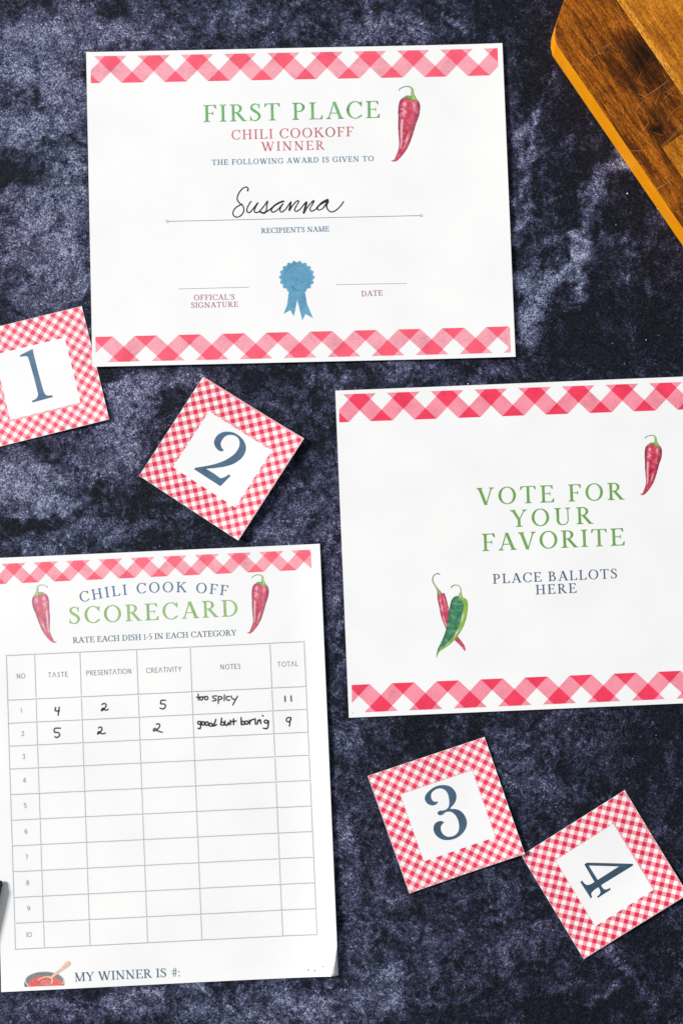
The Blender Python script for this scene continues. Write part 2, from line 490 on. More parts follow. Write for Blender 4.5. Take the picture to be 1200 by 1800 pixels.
def hdiag(a, b, w):   # slanted stroke with horizontal ends, w measured horizontally
    return [[(a[0] - w / 2, a[1]), (b[0] - w / 2, b[1]), (b[0] + w / 2, b[1]), (a[0] + w / 2, a[1])]]
def ring(cx, cy, rx, ry, a0=0, a1=360, side=S, top=T, n=28):
    r = []
    k = max(4, int(n * abs(a1 - a0) / 360))
    for i in range(k):
        p, q = radians(a0 + (a1 - a0) * i / k), radians(a0 + (a1 - a0) * (i + 1) / k)
        o = lambda t: (cx + rx * cos(t), cy + ry * sin(t)); n_ = lambda t: (cx + (rx - side) * cos(t), cy + (ry - top) * sin(t))
        r.append([o(p), o(q), n_(q), n_(p)])
    return r
def catmull(pts, sub=6, closed=False):
    out = []
    n = len(pts)
    rng = n if closed else n - 1
    for i in range(rng):
        p = [pts[(i + k - 1) % n] if closed else pts[min(max(i + k - 1, 0), n - 1)] for k in range(4)]
        for s in range(sub):
            t = s / sub
            out.append(tuple(0.5 * ((2 * p[1][d]) + (-p[0][d] + p[2][d]) * t + (2 * p[0][d] - 5 * p[1][d] + 4 * p[2][d] - p[3][d]) * t * t + (-p[0][d] + 3 * p[1][d] - 3 * p[2][d] + p[3][d]) * t ** 3) for d in range(len(pts[0]))))
    if not closed: out.append(tuple(pts[-1]))
    return out
def ribbon(pts, sub=5, w=None, caps=False):
    """pts (x,y[,w]) -> quads along a smooth path"""
    if w is not None: pts = [(p[0], p[1], p[2] if len(p) > 2 else w) for p in pts]
    if len(pts) > 2: pts = catmull(pts, sub)
    res = []; prev = None
    for i, p in enumerate(pts):
        a = pts[max(i - 1, 0)]; b = pts[min(i + 1, len(pts) - 1)]
        dx, dy = b[0] - a[0], b[1] - a[1]; l = hypot(dx, dy) or 1
        nx, ny = -dy / l * p[2] / 2, dx / l * p[2] / 2
        cur = ((p[0] + nx, p[1] + ny), (p[0] - nx, p[1] - ny))
        if prev: res.append([prev[0], prev[1], cur[1], cur[0]])
        prev = cur
    if caps:
        for p in (pts[0], pts[-1]):
            res.append([(p[0] + p[2] / 2 * cos(k * pi / 4), p[1] + p[2] / 2 * sin(k * pi / 4)) for k in range(8)])
    return [q for q in res]

def drop(x, y, w, h):   # arm-end serif, hanging (h<0) or rising (h>0)
    return [[(x, y), (x - w, y), (x - w * .75, y + h * .35), (x - .015, y + h), (x + .02, y + h)]]
G = {}
G['I'] = (.36, stem(.18))
G['L'] = (.70, stem(.18) + [[(.18, 0), (.66, 0), (.66, .045), (.18, .045)]] + drop(.67, 0, .14, .24))
G['E'] = (.72, stem(.18) + [[(.18, 0), (.66, 0), (.66, .045), (.18, .045)], [(.18, .955), (.62, .955), (.62, 1), (.18, 1)], [(.18, .49), (.50, .49), (.50, .535), (.18, .535)], [(.50, .40), (.525, .40), (.525, .62), (.50, .62), (.47, .512)]] + drop(.69, 0, .14, .23) + drop(.64, 1, .14, -.21))
G['F'] = (.66, stem(.18) + [[(.18, .955), (.62, .955), (.62, 1), (.18, 1)], [(.18, .48), (.48, .48), (.48, .525), (.18, .525)], [(.48, .39), (.505, .39), (.505, .61), (.48, .61), (.45, .502)]] + drop(.64, 1, .14, -.23))
G['T'] = (.78, stem(.39, hi=False) + [[(.04, .955), (.74, .955), (.74, 1), (.04, 1)]] + drop(.76, 1, .12, -.21) + [[(.02, 1), (.14, 1), (.11, .925), (.035, .79), (.0, .79)]])
G['H'] = (.90, stem(.18) + stem(.72) + [[(.18, .485), (.72, .485), (.72, .535), (.18, .535)]])
G['N'] = (.92, stem(.17, T, .28) + stem(.75, T, .28, lo=False) + hdiag((.12, 1), (.75, -.01), .17) + [[(.02, 1), (.2, 1), (.2, .97), (.02, .97)]])
G['M'] = (1.06, stem(.16, T, .27) + stem(.89, S, .32) + hdiag((.14, 1), (.50, .0), .155) + hdiag((.86, 1), (.50, .0), .06) + [[(.02, 1), (.2, 1), (.2, .97), (.02, .97)]])
G['A'] = (.86, hdiag((.41, 1.0), (.12, 0), .055) + hdiag((.42, 1.01), (.74, 0), .155) + [[(.22, .32), (.62, .32), (.62, .365), (.22, .365)]] + ser(.12, 0, .26, True, .06) + ser(.74, 0, .30, True, .13))
G['V'] = (.84, hdiag((.12, 1), (.42, -.01), .155) + hdiag((.72, 1), (.43, -.01), .055) + ser(.12, 1, .30, False, .13) + ser(.72, 1, .26, False, .06))
G['W'] = (1.24, hdiag((.12, 1), (.40, -.01), .15) + hdiag((.62, 1), (.41, -.01), .055) + hdiag((.60, 1), (.86, -.01), .15) + hdiag((1.12, 1), (.87, -.01), .055) + ser(.12, 1, .28, False, .13) + ser(1.12, 1, .24, False, .06) + ser(.60, 1, .26, False, .13))
G['Y'] = (.80, stem(.41, hi=False, y1=.46) + hdiag((.12, 1), (.41, .42), .15) + hdiag((.70, 1), (.43, .42), .055) + ser(.12, 1, .28, False, .13) + ser(.70, 1, .24, False, .06))
G['K'] = (.86, stem(.18) + hdiag((.68, 1), (.20, .42), .07) + hdiag((.38, .62), (.76, 0), .165) + ser(.68, 1, .26, False, .06) + ser(.77, 0, .26, True, .12))
G['R'] = (.82, stem(.18) + ring(.34, .745, .28, .255, -90, 90, S, T) + [[(.18, .955), (.36, .955), (.36, 1), (.18, 1)], [(.18, .49), (.36, .49), (.36, .54), (.18, .54)]] + hdiag((.36, .52), (.72, 0), .165) + [[(.60, 0), (.86, 0), (.86, .03), (.70, .07)]])
G['P'] = (.70, stem(.18) + ring(.34, .73, .31, .27, -90, 90, S, T) + [[(.18, .955), (.36, .955), (.36, 1), (.18, 1)], [(.18, .46), (.36, .46), (.36, .51), (.18, .51)]])
G['B'] = (.76, stem(.18) + ring(.34, .765, .26, .235, -90, 90, S, T) + ring(.36, .275, .33, .275, -90, 90, S, T) + [[(.18, .955), (.36, .955), (.36, 1), (.18, 1)], [(.18, .505), (.38, .505), (.38, .55), (.18, .55)], [(.18, 0), (.38, 0), (.38, .045), (.18, .045)]])
G['D'] = (.88, stem(.18) + ring(.36, .5, .47, .5, -90, 90, S * 1.05, T) + [[(.18, .955), (.38, .955), (.38, 1), (.18, 1)], [(.18, 0), (.38, 0), (.38, .045), (.18, .045)]])
G['O'] = (.92, ring(.46, .5, .44, .52, 0, 360, S * 1.05, T))
G['C'] = (.82, ring(.46, .5, .44, .52, 38, 318, S * 1.05, T) + [[(.76, .68), (.79, .68), (.80, 1.0), (.77, 1.0), (.70, .88)], [(.77, .22), (.80, .22), (.76, .1), (.72, .12)]] + ring(.46, .5, .44, .52, 318, 322, .05, T))
G['G'] = (.92, ring(.46, .5, .44, .52, 40, 318, S * 1.05, T) + [[(.76, .69), (.79, .69), (.80, 1.0), (.77, 1.0), (.70, .88)]] + stem(.75, S, .32, lo=False, y0=.06, y1=.44))
G['S'] = (.62, ribbon([(.52, .76, .03), (.47, .90, .045), (.34, .99, .05), (.20, .95, .075), (.115, .82, .11), (.16, .68, .13), (.31, .55, .14), (.46, .42, .135), (.52, .26, .115), (.45, .09, .08), (.29, .01, .05), (.14, .07, .045), (.065, .24, .03)]) + [[(.50, .72), (.535, .72), (.535, 1.0), (.51, 1.0), (.46, .9)], [(.05, .28), (.08, .28), (.12, .1), (.075, 0), (.05, 0)]])
G['U'] = (.88, ribbon([(.19, .40, .128), (.19, .25, .128), (.25, .09, .10), (.42, .01, .055), (.60, .07, .05), (.69, .22, .05), (.70, .40, .05)]) + stem(.19, lo=False, y0=.36) + stem(.70, T, .28, lo=False, y0=.36))
G["'"] = (.16, [[(.03, 1.02), (.13, 1.02), (.10, .70), (.06, .70)]])
G['-'] = (.34, [[(.03, .36), (.31, .36), (.31, .43), (.03, .43)]])
G['1'] = (.36, stem(.18, .09, .26, hi=False, y1=.92) + [[(.05, .82), (.05, .87), (.2, .97), (.225, .97), (.225, .8)]])
G['5'] = (.50, [[(.10, .93), (.42, .93), (.45, 1.0), (.12, 1.0)]] + line((.12, .98), (.09, .54), .04) + ribbon([(.09, .54, .04), (.22, .62, .06), (.36, .53, .10), (.41, .32, .11), (.33, .10, .08), (.18, .03, .05), (.05, .09, .05)]))
G['#'] = (.66, line((.26, 0), (.36, 1), .05) + line((.44, 0), (.54, 1), .05) + line((.06, .36), (.60, .36), .05) + line((.08, .66), (.62, .66), .05))
G[':'] = (.20, [[(.1 + .065 * cos(k * pi / 4), y + .065 * sin(k * pi / 4)) for k in range(8)] for y in (.06, .52)])
# light single-line capitals and figures for the table head and row numbers
GS = {}
q = .075
GS['N'] = (.74, line((.08, 0), (.08, 1), q) + line((.08, 1), (.62, 0), q) + line((.62, 0), (.62, 1), q))
GS['O'] = (.92, ring(.47, .5, .42, .5, 0, 360, q, q, 20))
GS['T'] = (.62, line((.31, 0), (.31, 1), q) + line((.0, .96), (.62, .96), q))
GS['A'] = (.78, line((.02, 0), (.38, 1), q) + line((.38, 1), (.74, 0), q))
GS['S'] = (.54, ribbon([(.46, .84), (.28, .98), (.10, .82), (.16, .6), (.34, .48), (.44, .26), (.28, .03), (.06, .14)], 4, q))
GS['E'] = (.56, line((.06, 0), (.06, 1), q) + line((.06, .96), (.5, .96), q) + line((.06, .52), (.44, .52), q) + line((.06, .04), (.52, .04), q))
GS['P'] = (.60, line((.06, 0), (.06, 1), q) + ring(.24, .74, .3, .26, -90, 90, q, q, 20) + line((.06, .96), (.26, .96), q) + line((.06, .51), (.26, .51), q))
GS['R'] = (.64, GS['P'][1] + line((.26, .5), (.58, 0), q))
GS['I'] = (.14, line((.07, 0), (.07, 1), q))
GS['C'] = (.82, ring(.48, .5, .46, .5, 42, 318, q, q, 20))
GS['V'] = (.74, line((.02, 1), (.37, 0), q) + line((.37, 0), (.72, 1), q))
GS['Y'] = (.66, line((.02, 1), (.33, .5), q) + line((.64, 1), (.33, .5), q) + line((.33, .5), (.33, 0), q))
GS['L'] = (.50, line((.06, 0), (.06, 1), q) + line((.06, .04), (.48, .04), q))
GS['1'] = GS['I']
GS['2'] = (.60, ribbon([(.05, .78), (.25, .98), (.48, .8), (.36, .5), (.05, .04)], 5, q) + line((.05, .04), (.55, .04), q))
GS['3'] = (.56, ribbon([(.06, .86), (.28, .98), (.46, .78), (.24, .55)], 5, q) + ribbon([(.24, .55), (.5, .4), (.44, .08), (.2, .02), (.04, .14)], 5, q))
GS['4'] = (.66, line((.44, 0), (.44, 1), q) + line((.44, 1), (.03, .3), q) + line((.03, .3), (.62, .3), q))
GS['5'] = (.56, line((.12, .96), (.5, .96), q) + line((.12, .96), (.09, .56), q) + ribbon([(.09, .56), (.34, .62), (.5, .36), (.34, .04), (.06, .08)], 5, q))
GS['6'] = (.62, ring(.3, .32, .28, .32, 0, 360, q, q, 18) + ribbon([(.04, .4), (.12, .75), (.42, .98)], 5, q))
GS['7'] = (.54, line((.03, .96), (.5, .96), q) + line((.5, .96), (.2, 0), q))
GS['8'] = (.60, ring(.3, .76, .22, .24, 0, 360, q, q, 16) + ring(.3, .27, .28, .28, 0, 360, q, q, 18))
GS['9'] = (.62, ring(.3, .68, .28, .32, 0, 360, q, q, 18) + ribbon([(.56, .6), (.48, .25), (.2, .02)], 5, q))
GS['0'] = (.90, ring(.44, .5, .42, .5, 0, 360, q, q, 20))

XS = 1.17     # the face is a wide one
def spread(cap, font):
    """how far ink creeps into the paper round a letter (px)"""
    if font is GS: return 0.42
    return 0.44 if cap < 12 else (0.36 if cap < 20 else 0.30)
def thicken(polys, w):
    out = list(polys)
    for p in polys:
        for i in range(len(p)):
            a, b = p[i - 1], p[i]; dx, dy = b[0] - a[0], b[1] - a[1]; l = hypot(dx, dy)
            if l < 1e-6: continue
            ox, oy = dx / l * w * .4, dy / l * w * .4; nx, ny = -dy / l * w / 2, dx / l * w / 2
            out.append([(a[0] - ox + nx, a[1] - oy + ny), (a[0] - ox - nx, a[1] - oy - ny), (b[0] + ox - nx, b[1] + oy - ny), (b[0] + ox + nx, b[1] + oy + ny)])
    return out
def layout(font, txt, wpx, cap, space=0.34):
    nat = sum(space if ch == ' ' else font[ch][0] * (XS if font is G else 1) for ch in txt)
    tr = (wpx / cap - nat) / max(1, len(txt) - 1)
    x = 0; res = []
    for ch in txt:
        if ch == ' ': x += space + tr; continue
        res.append((x, ch)); x += font[ch][0] * (XS if font is G else 1) + tr
    return res
def text(sheet, name, txt, p0, p1, cap, mat, font=G, bold=0.0, label=None):
    dx, dy = p1[0] - p0[0], p1[1] - p0[1]; l = hypot(dx, dy); ex, ey = dx / l, dy / l
    ux, uy = ey, -ex
    bold = spread(cap, font)
    V, F = [], []
    for x, ch in layout(font, txt, l, cap):
        polys = [[(p0[0] + cap * ((a * (XS if font is G else 1) + x) * ex + b * ux), p0[1] + cap * ((a * (XS if font is G else 1) + x) * ey + b * uy)) for a, b in p] for p in font[ch][1]]
        v, f = merge_polys(thicken(polys, bold)); n = len(V); V += v; F += [tuple(i + n for i in q_) for q_ in f]
    return sheet.finish(name, V, F, [mat], None, 0, None, 11.0, label)
def text_arc(sheet, name, txt, a, m, b, cap, mat):
    ax, ay = a; bx, by = m; cx, cy = b
    d = 2 * (ax * (by - cy) + bx * (cy - ay) + cx * (ay - by))
    ox = ((ax * ax + ay * ay) * (by - cy) + (bx * bx + by * by) * (cy - ay) + (cx * cx + cy * cy) * (ay - by)) / d
    oy = ((ax * ax + ay * ay) * (cx - bx) + (bx * bx + by * by) * (ax - cx) + (cx * cx + cy * cy) * (bx - ax)) / d
    R = hypot(ax - ox, ay - oy)
    t0 = atan2(ay - oy, ax - ox); t1 = atan2(cy - oy, cx - ox)
    L_ = abs(t1 - t0) * R
    V, F = [], []
    for x, ch in layout(G, txt, L_, cap, .42):
        wch = G[ch][0] * XS
        t = t0 + (x + wch / 2) * cap / R
        px, py = ox + R * cos(t), oy + R * sin(t)
        ex, ey = -sin(t), cos(t); ux, uy = cos(t), sin(t)
        polys = [[(px + cap * ((u * XS - wch / 2) * ex + v * ux), py + cap * ((u * XS - wch / 2) * ey + v * uy)) for u, v in p] for p in G[ch][1]]
        v, f = merge_polys(thicken(polys, spread(cap, G))); n = len(V); V += v; F += [tuple(i + n for i in q_) for q_ in f]
    return sheet.finish(name, V, F, [mat], None, 0, None, 11.0)

def hand(sheet, name, strokes, scale, org, w, mat, label=None):
    """pen strokes written with a black fine-liner"""
    polys = []
    for st in strokes:
        pts = []
        for p in st:
            pts.append((org[0] + p[0] / scale, org[1] + p[1] / scale, (p[2] if len(p) > 2 else 1.0) * w))
        polys += ribbon(pts, 6, None, True)
    return sheet.union(name, polys, mat, layer=1, label=label)
def loop(cx, cy, rx, ry, a0=90, turn=360):
    return [(cx + rx * cos(radians(a0 + turn * k / 9)), cy + ry * sin(radians(a0 + turn * k / 9))) for k in range(10)]

# ------------------------------------------------------------------ printed chili pictures
def lerp3(a, b, t): return tuple(a[i] * (1 - t) + b[i] * t for i in range(3))
def gauss(x, s): return exp(-x * x / (2 * s * s))
def painted_ribbon(pts, colf, nacross=12, sub=5):
    """(x,y,halfwidth) path -> verts, faces, colours"""
    pts = catmull(pts, sub)
    V, F, C = [], [], []
    tot = [0]
    for a, b in zip(pts, pts[1:]): tot.append(tot[-1] + hypot(b[0] - a[0], b[1] - a[1]))
    for i, p in enumerate(pts):
        a = pts[max(i - 1, 0)]; b = pts[min(i + 1, len(pts) - 1)]
        dx, dy = b[0] - a[0], b[1] - a[1]; l = hypot(dx, dy) or 1
        nx, ny = -dy / l, dx / l      # left of travel in y-down px = towards +x when going down ... sign fixed below
        for k in range(nacross + 1):
            s = -1 + 2 * k / nacross
            V.append((p[0] - nx * s * p[2], p[1] - ny * s * p[2]))
            C.append(colf(tot[i] / tot[-1], s))
        if i:
            for k in range(nacross):
                a0 = (i - 1) * (nacross + 1) + k; b0 = i * (nacross + 1) + k
                F.append((a0, a0 + 1, b0 + 1, b0))
    return V, F, C
def red_skin(wash=0.0, pale=(255, 225, 228)):
    def f(t, s):
        base = lerp3((216, 70, 98), (196, 68, 98), abs(s) ** 2)
        base = lerp3(base, (150, 45, 66), 0.55 * gauss(t - .55, .12) * gauss(s + .05, .28))
        base = lerp3(base, (118, 56, 78), 0.95 * max(0, (s - .70) / .30) if s > 0 else 0.9 * max(0, (-s - .78) / .22))
        base = lerp3(base, (160, 50, 75), 0.4 * max(0, (s - .4)))
        hl = 0.95 * gauss(s + .58, .085) * (1 if .34 < t < .74 else 0)
        hl += 0.95 * gauss(s + .46, .10) * gauss(t - .10, .022) + 0.95 * gauss(s + .46 - .12 * sin(t * 95), .09) * gauss(t - .22, .05)
        hl += 0.75 * gauss(s - .45, .10) * gauss(t - .12, .045) + 0.35 * gauss(s - .42, .08) * gauss(t - .27, .03)
        hl += 0.85 * gauss(s - (.34 - (t - .6) * 1.2), .12) * gauss(t - .60, .06)
        c = lerp3(base, pale, min(1, hl))
        c = lerp3(c, (255, 235, 238), wash)
        return tuple(lin(v / 255) / INK_K for v in c) + (1,)
    return f
def green_stem(dark=(78, 128, 92), lite=(176, 212, 96), wash=0.0, tipgrey=True):
    def f(t, s):
        c = lerp3(lite, dark, min(1, max(0, (abs(s) - .35) * 1.6) + max(0, t - .45) * 1.8))
        c = lerp3(c, (250, 252, 245), wash)
        return tuple(lin(v / 255) / INK_K for v in c) + (1,)
    return f
def merge(parts):
    V, F, C = [], [], []
    for v, f, c in parts:
        b = len(V); V += v; C += c; F += [tuple(i + b for i in q_) for q_ in f]
    return V, F, C
CH_BODY = [(500, 322, 95), (498, 350, 152), (494, 390, 196), (488, 450, 224), (484, 520, 238), (479, 600, 238), (466, 700, 230), (440, 850, 200), (418, 1000, 180), (400, 1150, 152), (378, 1300, 120), (346, 1420, 92), (300, 1520, 70), (240, 1620, 52), (185, 1690, 32), (135, 1712, 18), (85, 1692, 4)]
CH_STEM = [(585, 372, 62), (566, 310, 44), (553, 250, 33), (552, 200, 29), (545, 150, 24), (515, 108, 17), (460, 88, 12), (380, 94, 10), (310, 120, 9), (272, 148, 9), (256, 182, 7)]
CH_CAP = [(352, 338, 8), (430, 312, 28), (520, 335, 40), (600, 365, 34), (672, 405, 10)]
def chili(sheet, top, tip, mirror=False, wash=0.0, label=None):
    a = (530, 100); b = (85, 1695)
    if mirror: a = (-530, 100); b = (-85, 1695)
    za = complex(*a); zb = complex(*b); wa = complex(*top); wb_ = complex(*tip)
    k = (wb_ - wa) / (zb - za)
    def tf(v):
        o = []
        for x, y in v:
            z = wa + k * (complex(-x if mirror else x, y) - za); o.append((z.real, z.imag))
        return o
    bd = painted_ribbon(CH_BODY, red_skin(wash), 14)
    ob = sheet.finish("chili_pod_print", tf(bd[0]), bd[1], [ART], None, 0, bd[2], None, label)
    st = painted_ribbon(CH_STEM, green_stem(wash=wash), 6)
    cp = painted_ribbon(CH_CAP, lambda t, s: tuple(lin(v / 255) / INK_K for v in lerp3(lerp3((150, 195, 88), (70, 120, 75), min(1, abs(s) * .9)), (250, 252, 245), wash)) + (1,), 6)
    sheet.finish("chili_cap_print", tf(cp[0]), cp[1], [ART], None, 1, cp[2], None)
    sheet.finish("chili_stem_print", tf(st[0]), st[1], [ART], None, 2, st[2], None)

# ================================================================== the award certificate
card_one_kw = dict(group="gingham number cards")
cert = Sheet("award_certificate", "white first place certificate with a handwritten name, near the top of the slate", "certificate",
             [(152, 92), (882, 77), (905, 628), (163, 645.5)], 0.0013, [(0, .55, .0012), (-92, .6, .0010), (180, .72, .0003)], wav=.00022, seed=2.0)
cert.build_paper()
DEEP1, PINK1 = ink(250, 92, 116), ink(247, 164, 178)
strip(cert, (160, 99.3), (873.7, 85.7), (875, 133), (160.3, 146.7), -0.452, 8.95, False, DEEP1, PINK1)
strip(cert, (168.3, 592.5), (895, 574.3), (896.5, 620.5), (169.3, 637.6), -0.64, 8.785, True, DEEP1, PINK1)
GREEN1 = ink(116, 176, 112); ROSE = ink(206, 112, 126); BLUE1 = ink(94, 130, 156); MAUVE = ink(178, 118, 136)
text(cert, "title_lettering", "FIRST PLACE", (357.7, 214.8), (667.6, 207.1), 29.8, GREEN1)
text(cert, "subtitle_lettering", "CHILI COOKOFF", (407, 245.6), (621, 239.3), 16.6, ROSE)
text(cert, "subtitle_lettering", "WINNER", (459.5, 265.6), (570, 263), 15.8, ROSE)
text(cert, "caption_lettering", "THE FOLLOWING AWARD IS GIVEN TO", (372.5, 290.2), (656.6, 283.3), 9.2, BLUE1)
text(cert, "caption_lettering", "RECIPIENTS NAME", (459.3, 410), (578.7, 406.7), 8.8, BLUE1)
text(cert, "caption_lettering", "OFFICAL'S", (341, 527.7), (412.7, 526.7), 9.2, MAUVE)
text(cert, "caption_lettering", "SIGNATURE", (336, 541.3), (418.7, 539.3), 9.2, MAUVE)
text(cert, "caption_lettering", "DATE", (635, 521), (672.3, 519.3), 9.2, MAUVE)
LINEINK = ink(96, 150, 108, .1); THIN = ink(120, 145, 148, .1)
cert.union("name_line", ribbon([(296.5, 389.2, 1.1), (738, 379.1, 1.1)]) + ring(294.3, 389.3, 2.6, 2.6, 0, 360, .9, .9, 16) + ring(740.3, 379, 2.6, 2.6, 0, 360, .9, .9, 16), LINEINK)
cert.union("signature_line", ribbon([(314.3, 508, .8), (437.7, 505, .8)]), THIN)
cert.union("date_line", ribbon([(591, 500.3, .8), (714.3, 498.3, .8)]), THIN)
chili(cert, (722.7, 153), (686.8, 281.6))
# rosette
o15 = lambda x, y: (480 + x / 15, 450 + y / 15)
ro = []
NT = 18
for k in range(NT * 6):
    a = 2 * pi * k / (NT * 6) + .16
    r = 448 + 26 * cos(a * NT)
    ro.append(o15(625 + r * cos(a), 562 + r * 0.93 * sin(a)))
tails = [[(425, 850), (640, 850), (630, 1180), (545, 1590), (450, 1430), (275, 1530), (370, 1280)], [(600, 850), (825, 850), (890, 1260), (1050, 1640), (850, 1530), (768, 1705), (640, 1180)]]
RIB = ink(100, 160, 194, .28); RIBD = ink(84, 144, 182, .28)
cert.union("rosette_print", [ro] + [[o15(*p) for p in t] for t in tails], RIB)
cert.union("rosette_ring_print", [[(480 + x / 15, 450 + y / 15) for x, y in pg] for pg in ring(625, 580, 345, 345, 0, 360, 18, 18, 40)], RIBD, layer=1)
# signature
PEN = ink(30, 36, 48, .15, .35)
SIG = [
 [(193, 84, 1.3), (197, 62), (180, 48), (150, 58), (115, 95), (95, 140), (95, 172), (118, 205), (148, 232), (156, 275), (132, 318), (92, 337), (58, 322), (54, 285), (80, 245), (125, 218), (140, 212)],
 [(225, 186), (205, 215), (186, 258), (190, 288), (215, 290), (250, 250), (292, 196), (268, 240), (256, 275), (268, 292), (300, 285), (345, 235), (384, 182), (376, 225), (372, 268), (350, 298, 1.5), (305, 283, 1.3)],
 [(350, 296, 1.3), (400, 268, 1.1), (450, 225, 1.2), (500, 196, 1.3), (540, 184, 1.4), (500, 196, 1.5), (450, 226, 1.4), (420, 262, 1.2), (432, 290), (480, 266), (532, 206), (510, 242), (502, 275), (520, 288), (560, 258)],
 [(560, 258), (590, 212), (607, 190), (600, 232, 1.4), (590, 274, 1.5), (618, 232), (662, 184), (682, 186), (662, 225), (642, 262), (655, 282), (690, 265), (722, 228), (757, 192, 1.4), (742, 250, 1.7), (728, 298, 1.6), (758, 252), (798, 202), (826, 180, 1.3), (814, 212), (790, 255), (800, 280), (840, 266)],
 [(840, 266), (880, 222, 1.2), (965, 170, 1.7), (905, 196, 1.3), (862, 245, 1.2), (872, 270), (915, 250), (962, 184, 1.7), (948, 225, 1.3), (960, 265), (995, 288), (1040, 270), (1082, 230), (1110, 190)]]
hand(cert, "handwritten_name", SIG, 5.4545, (400, 320), 2.25, PEN)

# ================================================================== the vote sheet
vote = Sheet("vote_sign", "white sheet reading vote for your favorite, cut off at the right edge", "sign",
             [(589, 687), (1333, 656.6), (1368, 1229), (613, 1261.5)], 0.0006, [(-90, .7, .0009), (180, .85, .0003)], wav=.0003, seed=6.0)
vote.build_paper()
DEEP2, PINK2 = ink(243, 58, 92), ink(247, 146, 164)
strip(vote, (595.5, 693.5), (1325, 667), (1327, 715.2), (596, 742.5), -0.469, 9.036, False, DEEP2, PINK2)
strip(vote, (617.9, 1204), (1345, 1172.6), (1347, 1221.1), (618.5, 1253), -0.653, 8.67, True, DEEP2, PINK2)
GREEN2 = ink(112, 166, 84); NAVY = ink(80, 100, 128)
text(vote, "title_lettering", "VOTE FOR", (838.9, 887.8), (1095.5, 878), 29.8, GREEN2)
text(vote, "title_lettering", "YOUR", (897.7, 926.6), (1040.7, 920.5), 29.8, GREEN2)
text(vote, "title_lettering", "FAVORITE", (846.8, 968.8), (1097.5, 958.5), 30.2, GREEN2)
text(vote, "subtitle_lettering", "PLACE BALLOTS", (865.7, 1026), (1084.3, 1016.2), 16.6, NAVY)
text(vote, "subtitle_lettering", "HERE", (940.8, 1045), (1012.7, 1041.8), 16.6, NAVY)
chili(vote, (1149.6, 766), (1123.7, 868.3), wash=-0.12)
o11 = lambda pts: [(750 + x / 11.25, 1000 + y / 11.25) for x, y in pts]
rb = painted_ribbon([(268, 490, 66), (282, 540, 82), (300, 620, 86), (335, 770, 90), (362, 900, 92), (400, 1040, 82), (450, 1180, 68), (520, 1310, 56), (600, 1400, 46), (680, 1490, 36), (728, 1560, 27), (755, 1622, 8)], red_skin(-0.02), 12)
vote.finish("red_chili_print", o11(rb[0]), rb[1], [ART], None, 0, rb[2], None)
rs = painted_ribbon([(245, 505, 50), (236, 455, 34), (198, 390, 17), (148, 312, 12), (112, 230, 11), (122, 155, 9), (172, 103, 8), (225, 93, 9), (255, 118, 8)], green_stem((66, 88, 66), (150, 190, 100)), 6)
vote.finish("red_chili_stem_print", o11(rs[0]), rs[1], [ART], None, 1, rs[2], None)
def green_skin(t, s):
    c = lerp3((44, 122, 82), (62, 140, 98), gauss(s + .3, .2))
    c = lerp3(c, (140, 190, 50), max(0, min(1, (s - .42 + max(0, .12 - t) * 3) * 4)) if t < .8 else max(0, min(1, (s + .05) * 4)))
    c = lerp3(c, (38, 96, 62), .6 * max(0, (-s - .8) / .2))
    c = lerp3(c, (70, 120, 50), .5 * max(0, (s - .92) / .08))
    c = lerp3(c, (250, 252, 235), .95 * gauss(s - .60, .07) * (gauss(t - .30, .06) + gauss(t - .53, .04)) + .7 * gauss(s - .5, .12) * gauss(t - .74, .04))
    c = lerp3(c, (150, 205, 160), .5 * gauss(t - .04, .012) * gauss(s, .4))
    return tuple(lin(v / 255) / INK_K for v in c) + (1,)
gb = painted_ribbon([(655, 548, 60), (650, 575, 120), (642, 640, 160), (628, 760, 178), (606, 900, 180), (574, 1040, 170), (528, 1180, 148), (460, 1320, 120), (385, 1430, 92), (310, 1520, 62), (248, 1590, 36), (212, 1655, 17), (185, 1750, 3)], green_skin, 14)
vote.finish("green_chili_print", o11(gb[0]), gb[1], [ART], None, 2, gb[2], None)
gs = painted_ribbon([(660, 575, 46), (656, 520, 34), (668, 460, 14), (666, 400, 10), (640, 345, 9), (590, 320, 8), (530, 325, 8), (490, 350, 9), (478, 376, 9)], green_stem((84, 96, 84), (198, 222, 92)), 6)
vote.finish("green_chili_stem_print", o11(gs[0]), gs[1], [ART], None, 3, gs[2], None)
vote.union("ink_speck", [[(620.5 + .6 * cos(k), 1253.5 + .6 * sin(k)) for k in range(6)]], ink(120, 120, 120))

# ================================================================== the scorecard
score = Sheet("scorecard", "white scorecard with a dotted table filled in by hand, at the lower left", "scorecard",
              [(-18, 981.5), (562, 956), (594.5, 1714.5), (3, 1743.7)], 0.0007, [(0, .72, .0022), (-35, .72, .0022), (-92, .9, .0004)], wav=.00025, seed=11.0)
# worn bottom right corner: the sheet follows a ragged line, a bent-down flap stands beyond it
CRE = [(592.3, 1655), (591.2, 1672), (588.8, 1688), (586.3, 1700), (584.6, 1708), (581.8, 1715.4)]
def cut_corner(u, v, x, y):
    if v < 0.86 or u < 0.88: return x, y
    # photo row of this point
    ry = 956 + v * (1714.5 - 956) + (1 - u) * 28
    xr = None
    for a, b in zip(CRE, CRE[1:]):
        if a[1] <= ry <= b[1] + 0.01:
            xr = a[0] + (b[0] - a[0]) * (ry - a[1]) / (b[1] - a[1])
    if xr is None:
        if ry > CRE[-1][1]: xr = CRE[-1][0]
        else: return x, y
    xr += 0.5 * sin(ry * 2.1) 
    lim = W(xr, ry, score.z0)[0]
    x0 = score.uv(0.88, v).x; x1 = score.uv(1.0, v).x
    if lim >= x1: return x, y
    return x0 + (x - x0) * (lim - x0) / (x1 - x0), y
score.build_paper(cut=cut_corner)
